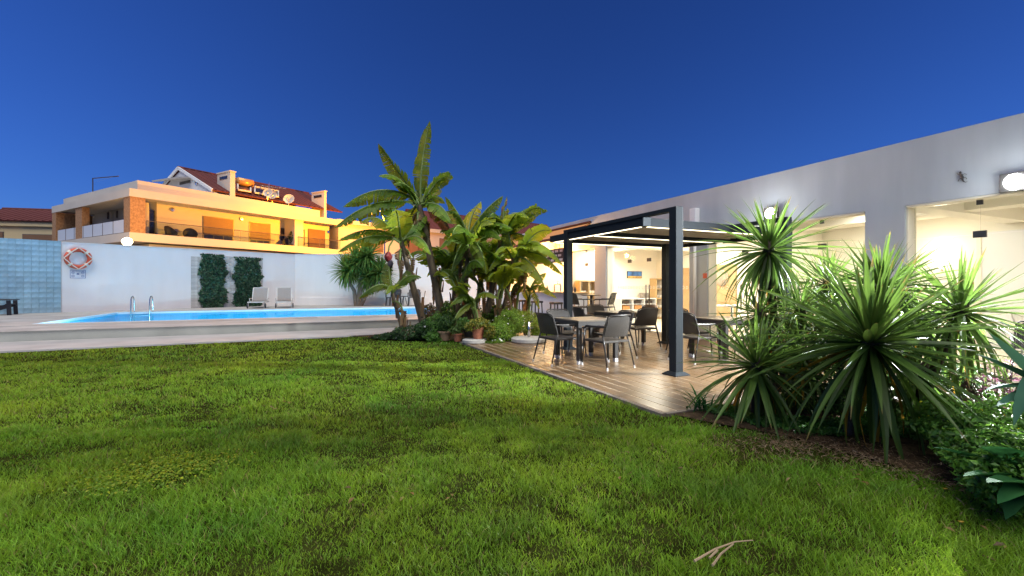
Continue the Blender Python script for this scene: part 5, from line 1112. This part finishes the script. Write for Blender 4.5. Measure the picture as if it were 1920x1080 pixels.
# recessed walls
box(BACK, LEN, BACK, BACK + .25, 0, ZS0).build('ground_floor_wall', 'housewhite', ah); box(BACK, BACK + .25, BACK + .25, Ls, 0, ZS0).build('ground_floor_wall', 'housewhite', ah)
box(BACK + .5, LEN, BACK, BACK + .25, ZS1 - .3, ZF0 + .12).build('upper_wall', 'housewhite', ah); box(BACK + .5, BACK + .75, BACK + .25, Ls, ZS1 - .3, ZF0 + .12).build('upper_wall', 'housewhite', ah)
for (px0, px1, kind) in ((380, 438, 0), (467, 507, 1), (577, 609, 1)):   # shuttered balcony windows
    u0, u1 = hu(px0, BACK), hu(px1, BACK); w = box(u0, u1, BACK - .06, BACK - .002, ZS1 - .25, ZS1 + 2.05).build('window', 'rail', ah)
    zc = ZS1 + (.55 if kind == 0 else .45 if px0 < 500 else -.1)
    nsl = 14
    for k in range(nsl):
        z0 = zc + (ZS1 + 2.0 - zc) * k / nsl; box(u0 + .06, u1 - .06, BACK - .085, BACK - .061, z0, z0 + (ZS1 + 2.0 - zc) / nsl - .012).build('shutter_slat', 'shutter', w)
    for k in range(3): q0 = u0 + .08 + (u1 - u0 - .16) * k / 3; box(q0, q0 + (u1 - u0 - .16) / 3 - .05, BACK - .075, BACK - .061, ZS1 - .22, zc - .03).build('pane', 'darkglass', w) if zc > ZS1 + .1 else None
u0, u1 = hu(524, .4), hu(551, .4); box(u1, u1 + .9, .26, BACK - .002, ZS1 - .29, ZF0 + .11).build('dividing_wall', 'housewhite', ah)
box(hu(526, BACK), hu(533, BACK), BACK - .05, BACK - .002, ZS1 + .6, ZS1 + 1.8).build('wall_niche', 'darkglass', ah)
u0, u1 = hu(559, BACK), hu(571, BACK); w = box(u0, u1, BACK - .05, BACK - .002, ZS1 + .3, ZS1 + 1.9).build('window', 'rail', ah); box(u0 + .1, u1 - .1, BACK - .06, BACK - .051, ZS1 + .4, ZS1 + 1.8).build('pane', 'sand', w)
for px_, py_ in ((323, 393), (452, 410), (615, 435)):
    u0 = hu(px_, BACK); MB().lathe([(0, -.10), (.14, -.09), (.17, -.04), (.17, 0), (0, 0)], 14, (u0, BACK - .003, hz(py_, u0, BACK)), 'y').build('wall_light', 'steel', ah)
for px_, xx in ((87, 0),): pass
# columns
cl = box(.05, .95, .05, 1.05, ZS1 + .002, ZF0 - .002).build('corner_column', 'brickcol', ah)
v0, v1 = hv(151), hv(139); box(.08, .55, v0, v1, ZS1 + .002, ZF0 - .002).build('column', 'brickcol', ah); box(.02, 2.3, Ls - .9, Ls - .02, ZS1 + .002, ZF0 - .002).build('column', 'brickcol', ah)
box(BACK + .48, BACK + .499, hv(107, 2.4), Ls - .95, ZS1, ZF0).build('dark_bay', 'brickcol', ah)
for px_, top, bot in ((203.5, 398, 411), (220, 395.5, 409)):
    v0 = hv(px_, BACK + .5); za, zb_ = hz(top, BACK + .5, v0), hz(bot, BACK + .5, v0); w = box(BACK + .44, BACK + .499, v0 - .16, v0 + .16, zb_, za).build('window', 'rail', ah); box(BACK + .43, BACK + .4395, v0 - .11, v0 + .11, zb_ + .05, za - .05).build('pane', 'darkglass', w)
for px_ in (158, 209):
    v0 = hv(px_, BACK + .4); MB().tube([(BACK + .40, v0, ZS1), (BACK + .40, v0, ZF0 - .2), (BACK + .30, v0 + .15, ZF0 + .1)], .07, 8).build('drainpipe', 'housewhite', ah, smooth=True)
v0 = hv(174, BACK + .45); MB().lathe([(0, -.09), (.14, -.08), (.17, 0), (0, 0)], 12, (BACK + .497, v0, hz(405, BACK + .5, v0)), 'x').build('wall_light', 'steel', ah)
box(1.5, 1.9, BACK - .02, BACK + .24, ZS1, ZF0).build('corner_pilaster', 'housewhite', ah); box(BACK + .06, BACK + .45, BACK + .26, BACK + 1.0, ZS1, ZS1 + 2.0).build('balcony_door', 'darkglass', ah)
# balcony railings
RLZ = ZS1 + .92; seg = [(1.0, hu(380)), (hu(380), hu(451)), (hu(451), hu(551) - .1), (hu(560), hu(600)), (hu(600), LEN)]
for a, b in seg:
    g_ = box(a + .04, b - .04, .10, .115, ZS1 + .06, RLZ - .05).build('railing_glass', 'railglass', ah); MB().tube([(a, .10, RLZ), (b, .10, RLZ)], .03, 6).build('handrail', 'rail', ah); MB().tube([(a + .02, .10, ZS1), (a + .02, .10, RLZ)], .025, 6).build('railing_post', 'rail', ah)
vs_ = np.linspace(1.1, Ls - 1.0, 8)
for a, b in zip(vs_, vs_[1:]):
    box(.10, .115, a + .03, b - .03, ZS1 + .06, RLZ + .05).build('railing_glass', 'frosted', ah)
    MB().tube([(.10, a, ZS1), (.10, a, RLZ + .05)], .022, 6).build('railing_post', 'rail', ah)
# gabled roof
ug = hu(402, 1.05); RF = LEN + 1.0
def gy(px_): return hv(px_, ug)
yR, yP, yL = 1.05, gy(338), gy(306); zR, zP = hz(358.5, ug, yR), hz(317, ug, yP); zL = zR - .1
box_ = MB().poly([(ug, yR, ZF1), (ug, yP * 2 - yR, ZF1), (ug, yP * 2 - yR, zR), (ug, yP, zP - .12), (ug, yR, zR - .12)], .25, (1, 0, 0)); box_.build('gable_wall', 'white', ah)
def roofplane(x0, x1, ya, za, yb, zb2, name='roof_plane', m='roof', par=None):
    n_ = Vector((0, -(zb2 - za), (yb - ya))).normalized() * .12 * (1 if yb > ya else -1)
    return MB().add([(x0, ya, za), (x1, ya, za), (x1, yb, zb2), (x0, yb, zb2), (x0, ya + n_.y, za + n_.z), (x1, ya + n_.y, za + n_.z), (x1, yb + n_.y, zb2 + n_.z), (x0, yb + n_.y, zb2 + n_.z)],
                    [(0, 3, 2, 1), (4, 5, 6, 7), (0, 1, 5, 4), (1, 2, 6, 5), (2, 3, 7, 6), (3, 0, 4, 7)]).build(name, m, par or ah)
sl_ = (zP - zR) / (yP - yR); eave = yR - .0
r1 = roofplane(ug - .15, RF, eave, zR, yP, zP); r2_ = roofplane(ug - .15, RF, 2 * yP - yR, zR, yP, zP)
for k in range(int((RF - ug) / .55)):                       # raised tile rolls running up the slope
    x = ug + .1 + k * .55; MB().tube([(x, eave - .02, zR + .12), (x, yP - .05, zP + .10)], .075, 6, False).build('tile_roll', 'roof', r1)
MB().tube([(ug - .2, yP, zP + .12), (RF, yP, zP + .12)], .13, 8).build('ridge_tile', 'roof', r1)
MB().bar((ug - .18, eave, zR + .06), (ug - .18, yP, zP + .06), .10, .26).build('verge', 'white', r1); MB().bar((ug - .18, yP, zP + .06), (ug - .18, 2 * yP - yR, zR + .06), .10, .26).build('verge', 'white', r1)
aw = MB(); y0, y1 = gy(360), gy(309); aw.add([(ug - .02, y0, hz(334, ug, y0)), (ug - .02, y1, hz(340, ug, y1)), (ug - 1.0, y1, hz(345, ug, y1)), (ug - 1.0, y0, hz(338, ug, y0))], [(0, 1, 2, 3)]); awo = aw.build('awning', 'housewhite', ah); sm_ = awo.modifiers.new('solid', 'SOLIDIFY'); sm_.thickness = .12
u_ = ug - .012; box(u_ - .05, u_, gy(357), gy(338), hz(347, ug, yP), hz(342, ug, yP)).build('gable_window', 'darkglass', ah); MB().lathe([(0, -.1), (.15, -.09), (.17, 0), (0, 0)], 12, (ug - .003, gy(369.5), hz(344, ug, gy(369))), 'x').build('wall_light', 'steel', ah)
for (x0, x1, ty, by) in ((419.5, 441, 320.5, 366), (596, 612, 358, 392)):
    y = .95; u0, u1 = hu(x0 + 12, y), hu(x1, y); zt = hz(ty + 1, u0, y); c = box(u0, u1, y, y + 2.0, ZF1, zt).build('chimney', 'housewhite', ah)
    box(u0 - .03, u0 - .001, y + .4, y + 1.6, zt - .55, zt - .30).build('chimney_vent', 'darkglass', c); box(u0 - .06, u1 + .06, y - .06, y + 2.06, zt + .001, zt + .10).build('chimney_cap', 'housewhite', c)
# rooftop solar heaters, dishes and aerial
def on_roof(px_, yy): u = hu(px_, yy); return Vector((u, yy, zR + sl_ * (yy - yR) + .13))
a_, b_ = on_roof(446, 2.6), on_roof(473, 2.6); MB().tube([a_ + Vector((0, 0, .75)), b_ + Vector((0, 0, .75))], .34, 14).build('solar_tank', mat('copper_tank', (.60, .32, .10), .4, metal=.3), ah, smooth=True)
for (p0_, p1_) in ((446, 470), (478, 500), (500, 522)):
    a_, b_ = on_roof(p0_, 1.5), on_roof(p1_, 1.5); c_ = on_roof(p1_, 2.9); d_ = on_roof(p0_, 2.9); up = Vector((0, 0, .22)); mb = MB().add([a_ + up, b_ + up, c_ + up * 2, d_ + up * 2], [(0, 1, 2, 3)]); s_ = mb.build('solar_panel', 'darkglass', ah); sm_ = s_.modifiers.new('solid', 'SOLIDIFY'); sm_.thickness = .1
    f2 = MB()
    for q, w_ in ((a_, b_), (b_, c_ + up), (c_ + up, d_ + up), (d_ + up, a_)): f2.bar(q + up * 1.1, w_ + up * 1.1, .12, .14)
    f2.build('panel_frame', 'housewhite', s_)
def dish(px_, py_, r_, yy=.9):
    u = hu(px_, yy); c = Vector((u, yy, hz(py_, u, yy))); m_ = Matrix.Translation(c) @ Vector((0, 0, 1)).rotation_difference(Vector((-.75, -.6, .35))).to_matrix().to_4x4(); mb = MB().lathe([(0, -.16), (r_ * .5, -.12), (r_ * .85, -.04), (r_, .02), (r_ * .98, .03), (r_ * .5, -.10), (0, -.14)], 20); mb.v = [tuple(m_ @ Vector(v)) for v in mb.v]
    o = mb.build('satellite_dish', 'housewhite', ah, smooth=True); MB().tube([c, c + Vector((0, .1, -r_ * 1.6))], .05, 6).build('dish_mast', 'steel', o); MB().tube([c, c + Vector((-.5, -.5, .0))], .03, 5).build('feed_arm', 'steel', o)
dish(502, 361, .42); dish(511, 366, .4, 1.2); dish(541.5, 373, .50)
u = hu(504, 2.0); z0 = hz(372, u, 2.0); z1 = hz(341, u, 2.0); MB().tube([(u, 2, z0), (u, 2, z1)], .04, 6).build('aerial_mast', 'steel', ah)
ae = MB().tube([(u - .8, 2, z1 - .5), (u + 1.6, 1.8, z1 - .35)], .035, 5)
for k in range(6): ae.tube([(u - .6 + k * .4, 1.6, z1 - .47 + k * .025), (u - .6 + k * .4, 2.4, z1 - .47 + k * .025)], .025, 5)
ae.build('aerial', 'steel', ah)
o = MB().tube([(.9, hv(174, .9), UPZ), (.9, hv(174, .9), UPZ + 1.15), (.9, hv(222, .9), UPZ + .75)], .04, 6).build('roof_guard_rail', 'rail', ah)
box(.9, .91, hv(222, .9), hv(175, .9), UPZ + .02, UPZ + .8).build('roof_guard_glass', 'clearglass', ah)
# balcony furniture
def bchair(label, px_, yy, rz, grp='wicker chairs on the orange balcony', xx=None):
    u = hu(px_, yy) if xx is None else xx; p = HC + HU * u + HV * yy; t = thing('balcony_chair', label, 'chair', (p.x, p.y, ZS1 - .3 + .001), HR + rz, grp); t.scale = (1.15,) * 3
    MB().lathe([(.30, 0), (.36, .05), (.38, .38), (0, .42)], 14).build('seat', 'wicker', t, smooth=True)
    mb = MB(); vs = []
    for j in range(5):
        for i in range(11):
            a = R(180 + 180 * i / 10); h_ = .40 + (.15 + .45 * math.sin(math.pi * i / 10)) * j / 4; vs.append((math.cos(a) * (.38 + .06 * j / 4), math.sin(a) * (.38 + .06 * j / 4), h_))
    mb.add(vs, [(j * 11 + i, j * 11 + i + 1, (j + 1) * 11 + i + 1, (j + 1) * 11 + i) for j in range(4) for i in range(10)]); o = mb.build('backrest', 'wicker', t, smooth=True); q = o.modifiers.new('solid', 'SOLIDIFY'); q.thickness = .04
bchair('round dark wicker chair, left one on the orange balcony', 323, .9, R(200)); bchair('round dark wicker chair, right one on the orange balcony', 357, .9, R(160)); bchair('dark wicker chair in the recess by the balcony plant', 540, .9, R(150))
for q, lab in ((3.4, 'dark lounge chair at the near end of the left balcony'), (5.6, 'dark lounge chair in the middle of the left balcony'), (8.0, 'dark lounge chair at the far end of the left balcony')): bchair(lab, 0, q, R(-60), 'lounge chairs on the left balcony', .95)
p = HC + HU * hu(548, .8) + HV * .8; t = thing('balcony_plant', 'potted plant on the balcony beside the dividing wall', 'plant', (p.x, p.y, ZS1 - .3)); MB().lathe([(0, 0), (.2, 0), (.28, .5), (0, .5)], 12).build('pot', 'blackpot', t)
o = scatter('foliage', [(0, 0, 1.2, .3, .3, .7, 1)], 260, .28, M['leafattr'], dcol, t, 4, seed=3); o['kind'] = 'stuff'

# neighbouring houses
M['lamplitwhite'] = mat('lamplit_house_render', (.70, .56, .32), .85, var=.05, scale=.5)  # yellow lamp light on this house wall is painted into its colour
def simple_house(label, origin, rz, L_, D_, H_, roofh, windows, m='housewhite', eave=.4, solar=False):
    t = thing('neighbour_house', label, 'house', origin, rz); box(0, L_, 0, D_, 0, H_).build('wall', m, t); box(-.25, L_ + .25, -.25, D_ + .25, H_ + .001, H_ + .45).build('fascia', m, t)
    if roofh:
        r_ = roofplane(-eave, L_ + eave, -eave, H_ + .45, D_ / 2, H_ + roofh, par=t); roofplane(-eave, L_ + eave, D_ + eave, H_ + .45, D_ / 2, H_ + roofh, par=t)
        MB().tube([(-eave, D_ / 2, H_ + roofh + .1), (L_ + eave, D_ / 2, H_ + roofh + .1)], .14, 8).build('ridge_tile', 'roof', r_)
        for x_ in (0, L_ - .2): MB().poly([(x_, 0, H_ + .45), (x_, D_, H_ + .45), (x_, D_ / 2, H_ + roofh - .1)], .2, (1, 0, 0)).build('gable_wall', m, t)
        for k in range(int(L_ / .6)): MB().tube([(k * .6, -eave, H_ + .58), (k * .6, D_ / 2, H_ + roofh + .1)], .08, 5, False).build('tile_roll', 'roof', r_)
    for (x0, x1, z0, z1, mm) in windows:
        w = box(x0, x1, -.05, -.002, z0, z1).build('window', 'rail', t); n_ = max(3, int((z1 - z0) / .2))
        for k in range(n_): box(x0 + .06, x1 - .06, -.075, -.051, z0 + .05 + (z1 - z0 - .1) * k / n_, z0 + .05 + (z1 - z0 - .1) * (k + 1) / n_ - .015).build('shutter_slat', mm, w)
    return t
NL = at(-60, 400, 46); 
simple_house('neighbouring house at the left edge with red roof and brown shutter', (NL.x, NL.y, 0), R(12), 16, 9, 7.5, 2.3, [(4.6, 8.2, 4.9, 6.7, 'shutter'), (.6, 3.0, 4.4, 6.9, 'shutter')], 'lamplitwhite')
p = HC + HU * (LEN + .6) + HV * 1.2
simple_house('continuation of the orange lit terrace row behind the banana plants', (p.x, p.y, 0), HR - R(16), 17, 9, 8.0, 0, [(3.2, 5.2, 5.2, 7.4, 'shutter'), (8, 10.5, 5.2, 7.4, 'shutter'), (13, 15, 5.2, 7.4, 'shutter')])
q = at(800, 400, 60); simple_house('dark red roofed house farther back behind the banana plants', (q.x, q.y, 0), R(38), 26, 11, 8.0, 4.0, [(4, 6, 5.5, 7.2, 'shutter'), (10, 12, 5.5, 7.2, 'shutter')])
q = at(945, 430, 64); simple_house('white flat house at the far end beside the restaurant roof', (q.x, q.y, 0), R(28), 9, 8, 8.2, 0, [(1, 2.6, 5.5, 7.0, 'shutter'), (5, 6.6, 5.5, 7.0, 'shutter')])

# street lamp and globe lamp
c = at(697, 397, 41); sp2 = thing('street_lamp', 'orange street lamp glowing through the banana leaves', 'street lamp', (at(721, 470, 41).x, 41, -.1)); xl = c.x - sp2.location.x
MB().tube([(0, 0, 0), (0, 0, c.z - .6), (xl * .3, 0, c.z + .15), (xl * .85, 0, c.z + .28)], [.10, .06, .045, .04], 8).build('pole', 'steel', sp2, smooth=True)
MB().lathe([(0, .12), (.16, .10), (.22, .0), (.14, -.05), (0, -.06)], 14, (xl, 0, c.z + .24)).build('lamp_head', 'steel', sp2, smooth=True); MB().lathe([(0, -.30), (.24, -.20), (.34, 0), (0, .02)], 14, (xl, 0, c.z + .12)).build('bulb', 'sodium', sp2, smooth=True)
lamp('POINT', 'street_light', (xl, -.1, c.z - .35), 11000, (1, .37, .012), sp2, .15)
c = at(238.5, 453.5, 27.0); gl2 = thing('globe_lamp', 'glowing white globe lamp just above the garden wall', 'street lamp', (c.x, c.y, -.1))
MB().tube([(0, 0, 0), (0, 0, c.z - .12)], [.06, .04], 8).build('pole', 'rail', gl2); MB().lathe([(.02, -.24), (.15, -.19), (.25, -.05), (.26, .04), (.2, .17), (.09, .24), (0, .26)], 18, (0, 0, c.z + .1)).build('globe', 'globe', gl2, smooth=True)
lamp('POINT', 'globe_light', (.3, .45, c.z + .35), 1200, (1, .52, .08), gl2, .2)
